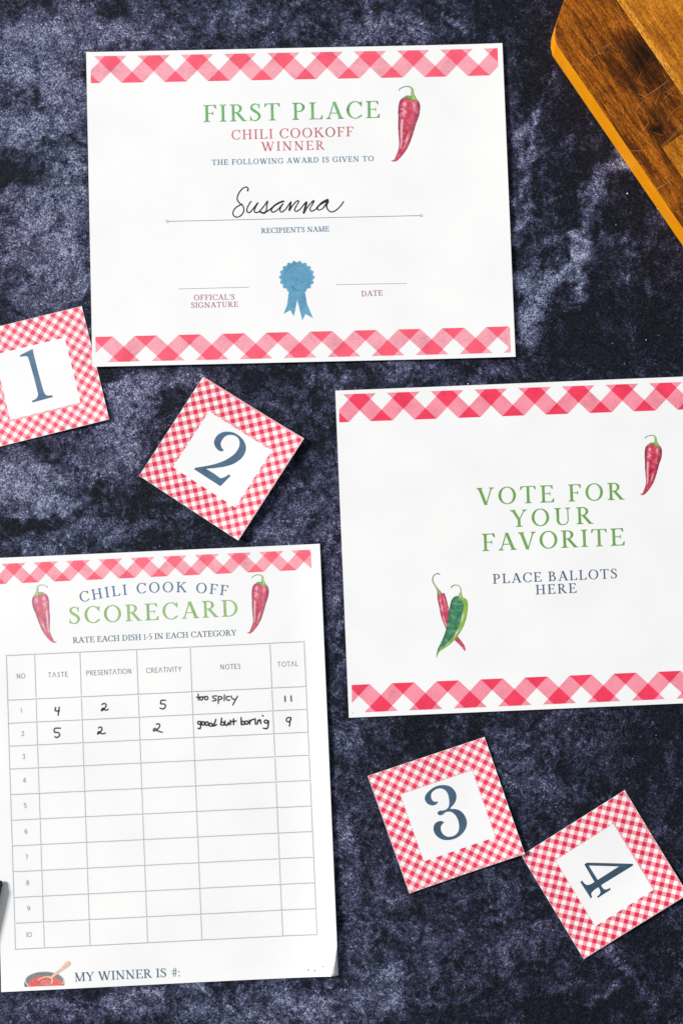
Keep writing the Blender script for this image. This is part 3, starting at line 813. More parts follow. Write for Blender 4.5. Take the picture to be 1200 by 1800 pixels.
# flap
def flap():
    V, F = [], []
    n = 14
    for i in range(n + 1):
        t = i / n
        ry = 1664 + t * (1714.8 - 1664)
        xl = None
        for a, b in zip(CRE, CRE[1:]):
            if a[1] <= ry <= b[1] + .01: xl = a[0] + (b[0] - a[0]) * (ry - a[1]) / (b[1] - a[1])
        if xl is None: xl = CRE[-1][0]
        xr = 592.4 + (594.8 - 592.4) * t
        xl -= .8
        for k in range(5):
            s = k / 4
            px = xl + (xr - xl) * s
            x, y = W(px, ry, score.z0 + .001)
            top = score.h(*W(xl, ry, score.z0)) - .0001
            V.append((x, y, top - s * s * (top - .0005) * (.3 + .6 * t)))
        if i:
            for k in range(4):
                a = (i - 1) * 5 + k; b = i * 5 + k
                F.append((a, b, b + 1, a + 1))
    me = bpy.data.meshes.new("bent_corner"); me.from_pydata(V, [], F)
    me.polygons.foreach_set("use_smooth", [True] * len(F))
    m, nt, N, L, P = new_mat("shaded_worn_paper")
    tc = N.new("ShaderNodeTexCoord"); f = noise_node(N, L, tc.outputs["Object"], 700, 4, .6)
    L.new(ramp_node(N, L, f.outputs["Fac"], [(.3, (.55, .55, .59, 1)), (.7, (.85, .85, .88, 1))]), P.inputs["Base Color"]); P.inputs["Roughness"].default_value = .8  # shade on the turned-down corner put into the paper colour as grey
    o = link_mesh("bent_corner", me, score.root, [m]); o['label'] = "worn corner bent down at the bottom right, its shade put in as grey"
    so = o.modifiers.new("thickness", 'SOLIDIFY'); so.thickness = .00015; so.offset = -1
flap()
DEEP3, PINK3 = ink(252, 106, 126), ink(249, 166, 178)
strip(score, (-10, 991.8), (546.2, 966.2), (547.6, 1001.0), (-9, 1027.2), -0.606, 9.23, False, DEEP3, PINK3)
GREEN3 = ink(150, 190, 120); BLUE3 = ink(94, 126, 154); GREYB = ink(104, 124, 140); SLATEB = ink(84, 110, 130)
text_arc(score, "title_lettering", "CHILI COOK OFF", (142.0, 1059.0), (280.5, 1041.2), (399.6, 1047.2), 17.8, BLUE3)
text(score, "title_lettering", "SCORECARD", (121.5, 1096.8), (420, 1083), 29.2, GREEN3)
text(score, "caption_lettering", "RATE EACH DISH 1-5 IN EACH CATEGORY", (128.7, 1130.4), (415.8, 1116.6), 9.8, GREYB)
text(score, "footer_lettering", "MY WINNER IS #:", (132, 1725), (317, 1716), 15.2, SLATEB)
chili(score, (67.3, 1029.3), (100.3, 1127.7), mirror=True, wash=0.30)
chili(score, (460, 1011), (434, 1111.5), wash=0.10)
# dotted table
TOPX = [12, 61.5, 141, 240.5, 334.5, 474.5, 534.5]; BOTX = [28, 78.75, 159, 260, 355.2, 497.1, 557.3]
LY = [1152.5, 1231, 1271.5, 1311.75, 1352, 1397, 1442, 1487, 1532.5, 1577.75, 1623, 1668.75]
RY = [1128, 1206.75, 1246.75, 1287, 1327.5, 1371.75, 1416.75, 1461.5, 1506.6, 1551.5, 1596.8, 1642.2]
def gp(ci, t):   # point on column ci at row parameter t (0..1 by left-edge rows)
    return TOPX[ci] + (BOTX[ci] - TOPX[ci]) * t
dots = []
def dot(x, y, r=.80):
    dots.append([(x - r, y - r), (x + r, y - r), (x + r, y + r), (x - r, y + r)])
for r in range(12):
    tl_ = (LY[r] - LY[0]) / (LY[-1] - LY[0])
    xa, xb = gp(0, tl_), gp(6, tl_)
    n = int((xb - xa) / 2.95)
    for k in range(n + 1):
        dot(xa + (xb - xa) * k / n, LY[r] + (RY[r] - LY[r]) * k / n + 0.0)
for c in range(7):
    f = (TOPX[c] - 12) / 522.5
    ya, yb = LY[0] + (RY[0] - LY[0]) * f, LY[-1] + (RY[-1] - LY[-1]) * f
    n = int((yb - ya) / 2.95)
    for k in range(1, n):
        t = k / n
        if min(abs(ya + (yb - ya) * t - (LY[r] + (RY[r] - LY[r]) * f)) for r in range(12)) < 1.6: continue
        dot(TOPX[c] + (BOTX[c] - TOPX[c]) * t, ya + (yb - ya) * t, .80)
score.polys("dotted_table", dots, [ink(52, 78, 84, .1)], None, 0, None, kind='stuff')
TXT = ink(104, 110, 120, .1)
for w_, a, b in (("NO", (30.2, 1193), (45.5, 1192.3)), ("TASTE", (85.5, 1191), (120.2, 1189.5)), ("PRESENTATION", (152.5, 1187.6), (231.5, 1184)), ("CREATIVITY", (257.5, 1183), (319.3, 1180.4)), ("NOTES", (388, 1176.8), (423.2, 1175.3)), ("TOTAL", (488, 1172.3), (524, 1170.8))):
    text(score, "column_heading_lettering", w_, a, b, 8.7, TXT, GS)
for i, (x, y) in enumerate([(39, 1252.5), (41.2, 1293.5), (42.7, 1333.7), (44, 1375.5), (45, 1420), (46.7, 1465.5), (47.7, 1510.7), (49.5, 1556), (51, 1601), (52, 1647)]):
    s_ = str(i + 1); wd = sum(GS[c][0] for c in s_) * 8.2 + (1.2 if len(s_) > 1 else 0)
    text(score, "row_number_lettering", s_, (x - wd / 2, y + .1), (x + wd / 2, y - .1), 8.4, TXT, GS)
# handwriting
PEN2 = ink(34, 42, 50, .15, .35)
hand(score, "handwritten_note", [
 [(72, 85), (78, 180)], [(48, 135), (120, 132)], loop(122, 152, 22, 26), loop(195, 147, 24, 27), [(120, 133), (210, 122)],
 [(352, 114), (300, 118), (296, 142), (338, 160), (338, 182), (288, 190)], [(378, 120), (375, 228)], [(378, 130), (418, 124), (432, 152), (385, 176)], [(468, 98), (465, 187)], [(542, 124), (506, 124), (495, 154), (518, 180), (550, 174)], [(566, 114), (588, 158), (618, 164)], [(666, 118), (625, 190), (592, 252)]], 8.571, (340, 1210), 2.35, PEN2)
hand(score, "handwritten_note", [
 loop(95, 520, 28, 22), [(112, 505), (112, 560), (100, 608), (72, 602)], loop(150, 528, 21, 26), loop(205, 532, 22, 27), loop(262, 548, 25, 23), [(338, 468), (322, 520), (300, 568), (350, 546)],
 [(426, 450), (412, 545)], loop(440, 532, 26, 24), [(478, 492), (476, 540), (500, 560), (530, 515), (532, 548)], [(556, 480), (560, 546)], [(605, 460), (606, 546)], [(560, 502), (645, 492)],
 [(718, 440), (722, 548)], loop(748, 522, 24, 24), loop(800, 516, 24, 25), [(845, 480), (850, 540)], [(847, 508), (875, 478), (912, 464)], [(930, 458), (935, 540)], [(975, 480), (960, 540)], [(975, 500), (1005, 472), (1016, 530)], [(1040, 410), (1050, 418)], loop(1094, 502, 27, 23), [(1130, 490), (1126, 560), (1105, 606), (1055, 600)]], 8.571, (340, 1210), 2.75, PEN2)
o5 = 5.0
for st in ([[(92, 118), (88, 146), (124, 148)], [(124, 116), (113, 186)]],
           [[(498, 92), (520, 82), (536, 100), (518, 130), (494, 148), (506, 124), (530, 142), (553, 134)]],
           [[(1056, 54), (1018, 55)], [(1018, 55), (1014, 85), (1045, 88), (1056, 110), (1036, 131), (1008, 124)]],
           [[(135, 300), (86, 302), (82, 335), (115, 338), (127, 362), (106, 382), (85, 374)]],
           [[(468, 297), (490, 290), (499, 310), (482, 338), (460, 352), (472, 330), (500, 350), (528, 342)]],
           [[(975, 266), (998, 262), (1004, 285), (978, 315), (950, 324), (962, 300), (990, 325), (1028, 336)]]):
    hand(score, "handwritten_figure", st, 5.0, (80, 1220), 2.5, PEN2)
hand(score, "handwritten_figure", [[(843, 376), (845, 412)], [(886, 373), (888, 410)]], 4.0, (290, 1130), 2.4, PEN2)
hand(score, "handwritten_figure", [[(882, 525), (862, 526), (852, 545), (868, 556), (884, 540), (884, 528), (878, 560), (874, 586)]], 4.0, (290, 1130), 2.4, PEN2)
for x, y, r in ((542, 1704.2, 1.4), (553, 1705.3, 1.4), (568.2, 1697.8, 1.2)):
    score.union("ink_speck", [[(x + r * cos(k * pi / 3), y + r * .9 * sin(k * pi / 3)) for k in range(6)]], ink(70, 72, 78))
# cooking pot picture
o12 = lambda pts: [(40 + x / 12, 1680 + y / 12) for x, y in pts]
def ell(cx, cy, rx, ry, a0=0, a1=360, n=30): return [(cx + rx * cos(radians(a0 + (a1 - a0) * k / n)), cy + ry * sin(radians(a0 + (a1 - a0) * k / n))) for k in range(n + (0 if a1 - a0 == 360 else 1))]
def cutb(p, y0=655, sl=-0.035): return clip_poly(p, lambda a: a[1] <= y0 + sl * a[0], lambda a, b: (a[0] + (b[0] - a[0]) * ((y0 + sl * a[0]) - a[1]) / ((b[1] - a[1]) - sl * (b[0] - a[0])), a[1] + (b[1] - a[1]) * ((y0 + sl * a[0]) - a[1]) / ((b[1] - a[1]) - sl * (b[0] - a[0]))))
score.union("pot_wall_print", [o12(cutb([(38, 560), (60, 540), (850, 540), (888, 545), (885, 620), (840, 640), (50, 665)]))], ink(96, 92, 98))
score.union("pot_rim_print", [o12(cutb(ell(468, 530, 418, 202)))], ink(222, 196, 196), layer=1)
score.union("pot_inside_print", [o12(cutb(ell(468, 520, 396, 178)))], ink(118, 134, 138, .4), layer=2)
chl = ell(482, 590, 360, 168)
chl = [(x + 14 * sin(i * 2.3), y + 12 * sin(i * 1.7) + (18 if 11 < i < 16 else 0)) for i, (x, y) in enumerate(chl)]
score.union("pot_food_print", [o12(cutb(chl))], ink(222, 104, 98, .5), layer=3)
score.union("spoon_shadow_print", [o12(cutb(ell(480, 560, 128, 92)))], ink(196, 120, 112, .4), layer=4)
score.union("spoon_food_print", [o12(cutb(ell(490, 570, 105, 70)))], ink(236, 130, 128, .4), layer=5)
sp = ribbon([(330, 515, 16), (380, 480, 26), (470, 445, 26), (560, 440, 34), (610, 455, 46), (680, 395, 56), (780, 320, 62), (880, 235, 84), (960, 165, 108), (1000, 130, 60)]) + ribbon([(590, 450, 40), (628, 500, 34), (625, 560, 36), (600, 600, 24)])
score.union("spoon_print", [o12(p) for p in sp], ink(240, 196, 168, .25), layer=6)

# ================================================================== number cards
def curve_poly(pts):
    """outline with smooth stretches; 'c' marks a corner"""
    n = len(pts); cs = [i for i, p in enumerate(pts) if len(p) > 2]
    if not cs: return catmull([p[:2] for p in pts], 4, True)
    out = []
    for a, b in zip(cs, cs[1:] + [cs[0] + n]):
        seg = [pts[i % n][:2] for i in range(a, b + 1)]
        out += (catmull(seg, 4)[:-1] if len(seg) > 2 else [seg[0]])
    return out
c_ = 'c'
FIG1 = [[(455, 160, c_), (190, 290, c_), (195, 328, c_), (300, 312), (345, 325), (375, 390), (470, 720), (555, 1050), (570, 1120), (545, 1190), (500, 1228), (443, 1250, c_), (450, 1292, c_), (880, 1175, c_), (866, 1136, c_), (800, 1145), (740, 1135), (700, 1085), (660, 970), (560, 600), (485, 300)]]
FIG2 = [[(635, 517, c_), (600, 534), (550, 522), (495, 470), (463, 390), (480, 310), (540, 235), (620, 195), (700, 186), (800, 202), (900, 258), (980, 340), (1022, 440), (1015, 540), (960, 640), (880, 710), (780, 765), (650, 802), (500, 825), (325, 840, c_), (430, 905), (520, 965), (575, 1003), (640, 990), (725, 940, c_), (757, 965, c_), (575, 1149, c_), (110, 847, c_), (140, 820, c_), (300, 795), (450, 765), (600, 715), (720, 655), (830, 570), (890, 480), (913, 390), (890, 310), (830, 260), (750, 245), (670, 265), (610, 325), (580, 400), (598, 470)]]
FIG3 = [[(408, 485, c_), (370, 530), (290, 550), (200, 520), (145, 450), (135, 380), (170, 300), (250, 220), (350, 155), (450, 125), (560, 120), (660, 145), (745, 215), (795, 310), (795, 420), (750, 520), (680, 596), (672, 622, c_), (770, 625), (870, 655), (960, 740), (1015, 860), (1015, 980), (960, 1100), (860, 1200), (740, 1260), (600, 1282), (480, 1260), (380, 1190), (325, 1100), (318, 1010), (350, 930), (420, 885), (490, 878), (548, 912, c_), (500, 945), (470, 1010), (480, 1090), (530, 1165), (620, 1210), (730, 1195), (810, 1140), (850, 1060), (855, 960), (830, 850), (780, 760), (700, 692), (620, 682), (560, 700), (510, 745), (450, 757), (405, 730), (408, 690), (450, 660), (520, 655), (590, 630), (635, 575), (650, 490), (640, 390), (610, 290), (550, 220), (460, 190), (370, 210), (290, 270), (265, 340), (280, 420), (330, 468), (408, 465, c_)]]
FIG4 = [[(175, 210, c_), (232, 178, c_), (1100, 200, c_), (1115, 230, c_), (1000, 300, c_), (840, 250, c_), (262, 235, c_)],
        [(175, 210, c_), (262, 235, c_), (440, 520, c_), (370, 550, c_)],
        [(840, 250, c_), (1115, 230, c_), (500, 608, c_), (520, 655), (565, 690), (620, 685), (660, 662, c_), (684, 695, c_), (438, 854, c_), (418, 825, c_), (465, 790), (483, 740), (470, 690), (445, 650, c_), (370, 700), (320, 750), (310, 790), (326, 838, c_), (300, 863, c_), (97, 548, c_), (135, 522, c_), (180, 580), (235, 606), (300, 590), (372, 545, c_), (430, 510, c_)]]
FIG4R = FIG4
CARD_INK = [(ink(240, 80, 108, .2), ink(250, 172, 180)), (ink(222, 46, 80, .2), ink(249, 158, 168)), (ink(232, 54, 88, .2), ink(250, 162, 172)), (ink(222, 44, 80, .2), ink(249, 156, 166))]
NUM_INK = [ink(88, 120, 148, .25), ink(78, 108, 134, .25), ink(66, 94, 118, .25), ink(54, 80, 102, .25)]
def number_card(i, label, corners, inner, fig, scale, org, z0, curls, word):
    s = Sheet("number_card", label, "number card", corners, z0, curls, "gingham number cards", .00006, 20.0 + i * 3, .0003, 8)
    s.build_paper()
    tl, tr, br, bl = [Vector(c) for c in corners]
    eu, ev = ((tr - tl) + (br - bl)) / 2, ((bl - tl) + (br - tr)) / 2
    det = eu.x * ev.y - eu.y * ev.x
    def inv(p):
        d = Vector(p) - tl
        return ((d.x * ev.y - d.y * ev.x) / det, (eu.x * d.y - eu.y * d.x) / det)
    U = [inv(p) for p in inner]
    iu0, iu1 = (U[0][0] + U[3][0]) / 2, (U[1][0] + U[2][0]) / 2
    iv0, iv1 = (U[0][1] + U[1][1]) / 2, (U[2][1] + U[3][1]) / 2
    NP = 9.86; e = .02
    polys, mi = [], []
    for (a, b, c, d) in ((e, e, NP - e, iv0 * NP), (e, iv1 * NP, NP - e, NP - e), (e, iv0 * NP, iu0 * NP, iv1 * NP), (iu1 * NP, iv0 * NP, NP - e, iv1 * NP)):
        for p, deep in gingham_cells(a, b, c, d, 0.35 + i * .21, 0.2 + i * .13):
            qq = []
            for u, v in p:
                u /= NP; v /= NP
                t_ = tl.lerp(tr, u); b_ = bl.lerp(br, u); w = t_.lerp(b_, v); qq.append((w.x, w.y))
            polys.append(qq); mi.append(0 if deep else 1)
    s.polys("gingham_frame", polys, list(CARD_INK[i]), mi)
    s.union("printed_figure", [[(org[0] + x / scale, org[1] + y / scale) for x, y in curve_poly(f)] for f in fig], NUM_INK[i])
    return s
number_card(0, "pink gingham card printed with the figure 1, its corner under the certificate", [(-56, 587), (144, 538), (193, 738), (-7, 787)],
            [(-8.5, 623.7), (115, 592.5), (141, 707.5), (17.5, 738.75)], FIG1, 12, (20, 600), .0003, [(-60, .25, .0022)], "one")
number_card(1, "red gingham card printed with the figure 2, tilted under the certificate's lower edge", [(357.4, 662), (534.5, 772.3), (419.7, 951), (245, 836.3)],
            [(368.2, 723), (476.4, 795.2), (413.5, 893), (302.2, 822.7)], FIG2, 10, (330, 740), .0006, [(-33, .05, .0042), (150, .8, .0003)], "two")
number_card(2, "red gingham card printed with the figure 3, its right corner overlapping another card", [(646, 1364), (851, 1295.5), (920.8, 1500), (718.8, 1570)],
            [(703.3, 1394.5), (832, 1353.75), (866.3, 1473), (742, 1513)], FIG3, 12, (735, 1370), .0009, [(-20, .1, .0028), (-110, .3, .0012)], "three")
number_card(3, "red gingham card printed with the figure 4 lying sideways, lower right", [(915.5, 1503.8), (1097, 1389), (1206.5, 1570.7), (1025, 1685.5)],
            [(974.5, 1510), (1078.75, 1449.5), (1147.5, 1566.25), (1043.75, 1626.25)], FIG4, 10.909, (1010, 1500), .0005, [(-40, .1, .0030)], "four")

# ================================================================== wooden board
def wood_mat(name, dark, mid, lite, angle, scale=1.0, knot=None, coarse=1.0):
    m, nt, N, L, P = new_mat(name)
    tc = N.new("ShaderNodeTexCoord")
    vec = tc.outputs["Object"]
    mp = N.new("ShaderNodeMapping"); mp.inputs["Rotation"].default_value = (0, 0, -angle)
    L.new(vec, mp.inputs["Vector"])
    st = N.new("ShaderNodeMapping"); st.inputs["Scale"].default_value = (1, 7, 4)
    L.new(mp.outputs[0], st.inputs["Vector"])
    n1 = noise_node(N, L, st.outputs[0], 22 * scale, 6, .62, 1.4)
    st2 = N.new("ShaderNodeMapping"); st2.inputs["Scale"].default_value = (1, 14, 6)
    L.new(mp.outputs[0], st2.inputs["Vector"])
    n2 = noise_node(N, L, st2.outputs[0], 110 * scale, 4, .7, .3)
    n3 = noise_node(N, L, mp.outputs[0], 30, 4, .6, .8)
    v = math_node(N, L, 'ADD', math_node(N, L, 'MULTIPLY', n1.outputs["Fac"], .40), math_node(N, L, 'ADD', math_node(N, L, 'MULTIPLY', n2.outputs["Fac"], .38), math_node(N, L, 'MULTIPLY', n3.outputs["Fac"], .22)))
    if knot:
        # darker figure round knots
        for (kx, ky, kr, ks) in knot:
            vm = N.new("ShaderNodeVectorMath"); vm.operation = 'DISTANCE'
            wob = N.new("ShaderNodeVectorMath"); wob.operation = 'SCALE'; L.new(n3.outputs["Color"], wob.inputs[0]); wob.inputs["Scale"].default_value = .012
            ad = N.new("ShaderNodeVectorMath"); ad.operation = 'ADD'; L.new(vec, ad.inputs[0]); L.new(wob.outputs[0], ad.inputs[1])
            L.new(ad.outputs[0], vm.inputs[0]); vm.inputs[1].default_value = (kx + .006, ky + .006, .026)
            f = math_node(N, L, 'SUBTRACT', 1.0, math_node(N, L, 'DIVIDE', vm.outputs["Value"], kr), True)
            v = math_node(N, L, 'SUBTRACT', v, math_node(N, L, 'MULTIPLY', f, ks))
    col = ramp_node(N, L, v, [(.34, dark), (.46, mid), (.56, lite), (.72, tuple(min(1, c * 1.5) for c in lite[:3]) + (1,))])
    # end pores
    pr = N.new("ShaderNodeMapping"); pr.inputs["Scale"].default_value = (1, 5, 5); L.new(mp.outputs[0], pr.inputs["Vector"])
    pn = noise_node(N, L, pr.outputs[0], 420, 2, .5)
    col = mix_rgb(N, L, 'MULTIPLY', .75, col, ramp_node(N, L, pn.outputs["Fac"], [(.36, (.16, .10, .06, 1)), (.54, g(1))]))
    L.new(col, P.inputs["Base Color"])
    P.inputs["Roughness"].default_value = .45
    P.inputs["Specular IOR Level"].default_value = .12
    b = N.new("ShaderNodeBump"); b.inputs["Strength"].default_value = .25; b.inputs["Distance"].default_value = .0004
    L.new(n2.outputs["Fac"], b.inputs["Height"]); L.new(b.outputs[0], P.inputs["Normal"])
    return m
BT = 0.0185   # board thickness
pa, pb = Vector(W(1007.5, 121, BT)), Vector(W(1198.75, 400, BT))
GA = atan2((pb - pa).y, (pb - pa).x)     # direction of the long edge
DARKW = wood_mat("walnut_plank", (.016, .006, .002, 1), (.125, .034, .004, 1), (.46, .135, .008, 1), GA, 1.0,
                 [(*W(1151, 226, BT), .0052, .20), (*W(1150, 228, BT), .020, .07), (*W(1122, 88, BT), .014, .07), (*W(1118, 110, BT), .030, .07), (*W(1150, 150, BT), .03, .07)])
LITEW = wood_mat("amber_plank", (.14, .042, .004, 1), (.40, .128, .008, 1), (.66, .245, .016, 1), GA, 1.2)
STRIPW = wood_mat("golden_strip", (.42, .15, .012, 1), (.66, .26, .022, 1), (.85, .38, .045, 1), GA, .7)
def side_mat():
    m, nt, N, L, P = new_mat("lit_varnished_side")
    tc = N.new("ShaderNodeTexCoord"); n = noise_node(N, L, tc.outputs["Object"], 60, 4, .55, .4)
    L.new(ramp_node(N, L, n.outputs["Fac"], [(.3, (.78, .27, .003, 1)), (.7, (.86, .34, .006, 1))]), P.inputs["Base Color"])  # varnished amber, with the brightness of the light-facing side put into the colour
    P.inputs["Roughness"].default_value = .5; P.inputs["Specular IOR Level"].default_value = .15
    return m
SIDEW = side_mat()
board = thing("cutting_board", "scratched brown wooden cutting board reaching in from the top right corner", "cutting board", (*W(1180, 120, 0), 0))
def wt(px, py): return Vector(W(px, py, BT))
edge_px = [(975.2, 47.5), (974.2, 62.5), (978.2, 80), (991, 100), (1007.5, 121), (1035, 161.5), (1060, 198), (1087.5, 239), (1125, 294), (1155, 337.5), (1198.75, 401)]
edge = [wt(*p) for p in edge_px]
dirv = (pb - pa).normalized(); perp = Vector((-dirv.y, dirv.x))     # into the board
if perp.x < 0: perp = -perp
# board frame: s along the edge (down right), t into the board
org_b = edge[4]
def to_st(p): d = p - org_b; return (d.dot(dirv), d.dot(perp))
def from_st(s, t): return org_b + dirv * s + perp * t
est = [to_st(p) for p in edge]
s_end = 0.215
c1 = [to_st(wt(*p)) for p in ((990.5, 0), (981, 28))]
# rounded corner then the short edge running away up and to the right
outline = [(s_end, 0.0), (0.06, 0.0), (0.0, 0.0)] + [est[3], est[2], est[1], est[0], c1[1], c1[0]]
last = outline[-1]
outline += [(last[0] - .0045, last[1] + .012), (last[0] - .006, last[1] + .024), (last[0] - .006, .26), (s_end, .26)]
def prism(name, poly_st, z0, z1, mats, parent, bevel=.0006, label=None):
    """an upright prism over an outline given in board coordinates, with eased upper edges"""
    bm = bmesh.new()
    P3 = [from_st(*p) for p in poly_st]
    ar = sum(P3[i].x * P3[(i + 1) % len(P3)].y - P3[(i + 1) % len(P3)].x * P3[i].y for i in range(len(P3)))
    if ar < 0: P3 = P3[::-1]
    lo = [bm.verts.new((p.x, p.y, z0)) for p in P3]; hi = [bm.verts.new((p.x, p.y, z1)) for p in P3]
    bm.faces.new(lo[::-1]); tp = bm.faces.new(hi)
    n = len(P3)
    for k in range(n):
        f = bm.faces.new((lo[k], lo[(k + 1) % n], hi[(k + 1) % n], hi[k])); f.material_index = 1
    if bevel:
        r = bmesh.ops.bevel(bm, geom=[e for e in tp.edges], offset=bevel, segments=3, profile=.5, affect='EDGES')
        for f in r['faces']: f.material_index = 0
    me = bpy.data.meshes.new(name); bm.to_mesh(me); bm.free()
    me.polygons.foreach_set("use_smooth", [abs(p.normal.z) < .99 and p.area < 1e-4 for p in me.polygons])
    o = link_mesh(name, me, parent, mats)
    if label: o['label'] = label
    return o
def st_clip(poly, t0, t1):
    p = clip_poly(poly, lambda a: a[1] >= t0 - 1e-9, lambda a, b: (a[0] + (b[0] - a[0]) * (t0 - a[1]) / (b[1] - a[1]), t0))
    p = clip_poly(p, lambda a: a[1] <= t1 + 1e-9, lambda a, b: (a[0] + (b[0] - a[0]) * (t1 - a[1]) / (b[1] - a[1]), t1))
    return p
tA = to_st(wt(1086, 3))[1]      # seam between the outer plank and the light strip
tB = tA + 0.0042
tC = tB + 0.062
print("board seams", tA, to_st(wt(1200, 160))[1], to_st(wt(1161, 259)))
ip = to_st(wt(1161, 259))
gap = .0001
# inset light piece in the outer plank (right of the knot)
tI = ip[1]
outer = st_clip(outline, 0, tA - gap)
# split the outer plank: main piece up to tI everywhere, inner piece (tI..tA) only above the joint, light piece beyond it
main = st_clip(outline, 0, tI - gap)
inner_a = clip_poly(st_clip(outline, tI + gap * .5, tA - gap), lambda a: a[0] <= ip[0] - gap, lambda a, b: (ip[0] - gap, a[1] + (b[1] - a[1]) * (ip[0] - gap - a[0]) / (b[0] - a[0])))
inner_b = [(ip[0], tI + gap), (s_end, tI + gap), (s_end, tA - gap), (ip[0], tA - gap)]
bigp = []
for p in outer:
    if p[0] > s_end - 1e-6 and p[1] > tI: bigp += [(ip[0] - gap, tA - gap), (ip[0] - gap, tI - gap), (s_end, tI - gap)] if True else []
    else: bigp.append(p)
ref = bigp
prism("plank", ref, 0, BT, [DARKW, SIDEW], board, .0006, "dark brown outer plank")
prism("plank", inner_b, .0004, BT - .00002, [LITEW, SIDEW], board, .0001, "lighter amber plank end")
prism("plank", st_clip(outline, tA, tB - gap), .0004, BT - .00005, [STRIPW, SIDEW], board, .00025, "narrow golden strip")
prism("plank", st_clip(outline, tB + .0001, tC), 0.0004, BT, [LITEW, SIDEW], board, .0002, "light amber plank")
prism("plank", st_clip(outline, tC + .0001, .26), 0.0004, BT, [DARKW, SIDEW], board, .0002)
# knife scratches: thin pale scores across the top
sc_m, nt, N, L, P = new_mat("scratch"); P.inputs["Base Color"].default_value = (.50, .20, .05, 1); P.inputs["Roughness"].default_value = .6
def px4(x, y): return (900 + x / 4, y / 4)
SCR = [[(430, 485), (560, 405), (690, 310)], [(560, 390), (650, 370)], [(720, 10), (760, 90), (800, 210)], [(700, 180), (770, 120), (830, 40), (870, 10)],
       [(780, 60), (900, 110), (1010, 150), (1150, 200)], [(850, 20), (1000, 30), (1200, 50)], [(860, 780), (925, 700)], [(890, 700), (1000, 635), (1100, 560)], [(1000, 740), (1040, 640)],
       [(1000, 1340), (1080, 1290), (1150, 1245)], [(1045, 1035), (1130, 960), (1198, 890)], [(1040, 1025), (1110, 965), (1198, 870)], [(850, 980), (930, 900), (960, 850)],
       [(1080, 860), (1130, 780), (1190, 740)], [(810, 1060), (950, 1060)], [(1060, 640), (1190, 700)], [(1060, 700), (1120, 640)], [(1000, 120), (1060, 60), (1110, 10)],
       [(600, 350), (700, 300)], [(1010, 1330), (1060, 1300)], [(1150, 300), (1195, 380)], [(880, 660), (980, 700)], [(1120, 820), (1180, 900)], [(1090, 130), (1160, 230), (1195, 330)]]
V, F = [], []
rnd = random.Random(3)
def scratch(pts, w):
    pts = catmull([(x, y, w * (0.6 + .8 * rnd.random())) for x, y in pts], 6)
    for i, p in enumerate(pts):
        a = pts[max(i - 1, 0)]; b = pts[min(i + 1, len(pts) - 1)]
        dx, dy = b[0] - a[0], b[1] - a[1]; l = hypot(dx, dy) or 1
        jx, jy = rnd.uniform(-.2, .2), rnd.uniform(-.2, .2)
        ww = p[2] * (0.25 if i in (0, len(pts) - 1) else 1) / 2
        for sg in (1, -1):
            q_ = W(p[0] - dy / l * ww * sg + jx, p[1] + dx / l * ww * sg + jy, BT)
            V.append((q_[0], q_[1], BT + .00003))
        if i: n = len(V); F.append((n - 4, n - 3, n - 1, n - 2))
for s_ in SCR: scratch([px4(*p) for p in s_], .5)
for k in range(46):
    x, y = rnd.uniform(1040, 1215), rnd.uniform(-20, 300)
    if (y - 121) > (x - 1030) * 1.45: continue
    a = rnd.choice((-.7, -.6, -.9, .5, .2, -1.2)) + rnd.uniform(-.2, .2); l = rnd.uniform(8, 34)
    scratch([(x, y), (x + l / 2 * cos(a) + .2, y + l / 2 * sin(a)), (x + l * cos(a), y + l * sin(a))], rnd.uniform(.15, .3))
me = bpy.data.meshes.new("knife_scratches"); me.from_pydata(V, [], F)
o = link_mesh("knife_scratches", me, board, [sc_m]); o['kind'] = 'stuff'

# ================================================================== pen lying at the left edge
pen_black, nt, N, L, P = new_mat("pen_plastic"); P.inputs["Base Color"].default_value = (.010, .014, .014, 1); P.inputs["Roughness"].default_value = .18
tc = N.new("ShaderNodeTexCoord"); nn = noise_node(N, L, tc.outputs["Object"], 90, 3); L.new(ramp_node(N, L, nn.outputs["Fac"], [(.3, g(.15)), (.7, g(.24))]), P.inputs["Roughness"])
pen_metal, nt, N, L, P = new_mat("pen_clip_metal"); P.inputs["Base Color"].default_value = (.45, .52, .52, 1); P.inputs["Metallic"].default_value = 1; P.inputs["Roughness"].default_value = .22
tc = N.new("ShaderNodeTexCoord"); nn = noise_node(N, L, tc.outputs["Object"], 300, 3); L.new(ramp_node(N, L, nn.outputs["Fac"], [(.3, g(.18)), (.7, g(.3))]), P.inputs["Roughness"])
PR = .0014
hx, hy = W(2.4, 1548, .003); gx, gy = W(-30, 1700, .003)
pz = .0013 + PR
axis = Vector((gx - hx, gy - hy, 0)).normalized(); sidev = Vector((-axis.y, axis.x, 0)); upv = Vector((0, 0, 1))
pen = thing("pen", "black pen lying on the scorecard's left margin, only its rounded end in view", "pen", (hx, hy, pz))
def lathe(name, prof, mat, parent, n=28):
    V, F = [], []
    for i, (d, r) in enumerate(prof):
        for k in range(n):
            a = 2 * pi * k / n
            p = Vector((hx, hy, pz)) + axis * d + sidev * (r * cos(a)) + upv * (r * sin(a)); V.append(tuple(p))
        if i:
            for k in range(n): F.append(((i - 1) * n + k, (i - 1) * n + (k + 1) % n, i * n + (k + 1) % n, i * n + k))
    F.append(tuple(range(n))[::-1]); F.append(tuple(range((len(prof) - 1) * n, len(prof) * n)))
    me = bpy.data.meshes.new(name); me.from_pydata(V, [], F)
    bm = bmesh.new(); bm.from_mesh(me); bmesh.ops.recalc_face_normals(bm, faces=bm.faces); bm.to_mesh(me); bm.free()
    me.polygons.foreach_set("use_smooth", [True] * len(F))
    o = link_mesh(name, me, parent, [mat]); return o
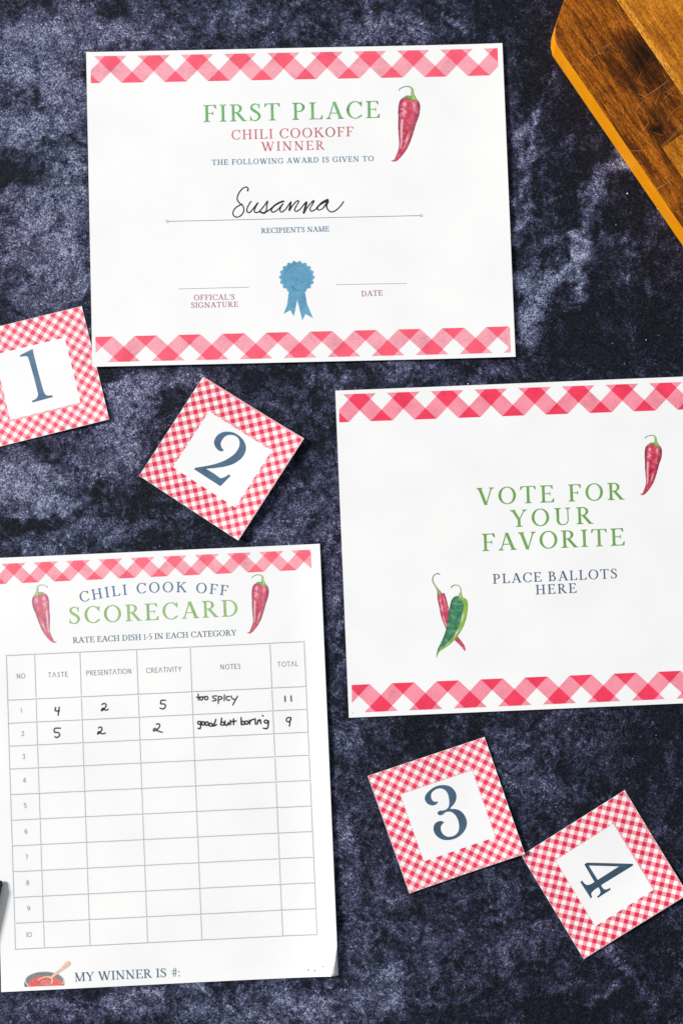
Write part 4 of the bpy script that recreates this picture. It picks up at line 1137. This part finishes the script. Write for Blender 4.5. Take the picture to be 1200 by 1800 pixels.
lathe("cap", [(0, .0003), (.0003, .0008), (.001, .0012), (.0025, .0015), (.006, PR), (.03, PR), (.056, PR * .98), (.0565, PR * .9)], pen_black, pen)
lathe("cap_ring", [(.0568, PR * .9), (.057, PR * 1.02), (.0585, PR * 1.02), (.0588, PR * .9)], pen_metal, pen)
lathe("barrel", [(.059, PR * .86), (.0595, PR * .92), (.11, PR * .92), (.13, PR * .8), (.138, PR * .5), (.1385, PR * .2)], pen_black, pen)
def clip_part():
    bm = bmesh.new()
    rows = []
    for d, z, w in ((.004, PR * .8, .0011), (.005, PR + .0002, .0011), (.008, PR + .0003, .0011), (.036, PR + .0002, .0010), (.040, PR + .0000, .0007)):
        row = []
        for sg in (-1, 1):
            for dz in (0, .0007):
                row.append(bm.verts.new(Vector((hx, hy, pz)) + axis * d + sidev * (w * sg * .7 + .0016 * 0) + upv * (z + dz)))
        rows.append([row[0], row[2], row[3], row[1]])
    for a, b in zip(rows, rows[1:]):
        for k in range(4): bm.faces.new((a[k], a[(k + 1) % 4], b[(k + 1) % 4], b[k]))
    bm.faces.new(rows[0][::-1]); bm.faces.new(rows[-1])
    bmesh.ops.recalc_face_normals(bm, faces=bm.faces)
    me = bpy.data.meshes.new("clip"); bm.to_mesh(me); bm.free()
    link_mesh("clip", me, pen, [pen_metal])
clip_part()

# ================================================================== crumbs
cr_m, nt, N, L, P = new_mat("crumb"); P.inputs["Roughness"].default_value = .7
tc = N.new("ShaderNodeTexCoord"); nn = noise_node(N, L, tc.outputs["Object"], 900, 3); L.new(ramp_node(N, L, nn.outputs["Fac"], [(.3, (.5, .49, .46, 1)), (.7, (.85, .84, .8, 1))]), P.inputs["Base Color"])
def crumb(px, py, r, label, z=0.0, seed=0):
    bm = bmesh.new(); bmesh.ops.create_icosphere(bm, subdivisions=2, radius=r)
    for v in bm.verts:
        n = mnoise.noise(v.co * (1.2 / r) + Vector((seed, 0, 0)))
        v.co *= 1 + .55 * n
        v.co.z *= .7
        v.co.z += r * .55
    me = bpy.data.meshes.new("crumb"); bm.to_mesh(me); bm.free()
    o = link_mesh("crumb", me, None, [cr_m]); x, y = W(px, py, z); o.location = (x, y, z)
    tag(o, label, "crumb", "stray crumbs on the slate")
crumb(1155.5, 366.5, .00068, "white crumb touching the lower edge of the cutting board", seed=1)
crumb(1101.5, 340.5, .00055, "tiny crumb on the dark slate close below the cutting board, not touching it", seed=2)
crumb(1134.5, 597.5, .00035, "tiny white crumb on the slate above the vote sheet's right part", seed=3)
crumb(972.0, 492.5, .00042, "speck of a crumb on the slate beside the certificate's right edge", seed=4)
crumb(822.0, 675.0, .00050, "small pale crumb against the top edge of the vote sheet", z=0.0, seed=5)
crumb(606.5, 1740.0, .00045, "tiny pale crumb on the slate below the scorecard's worn corner", seed=6)
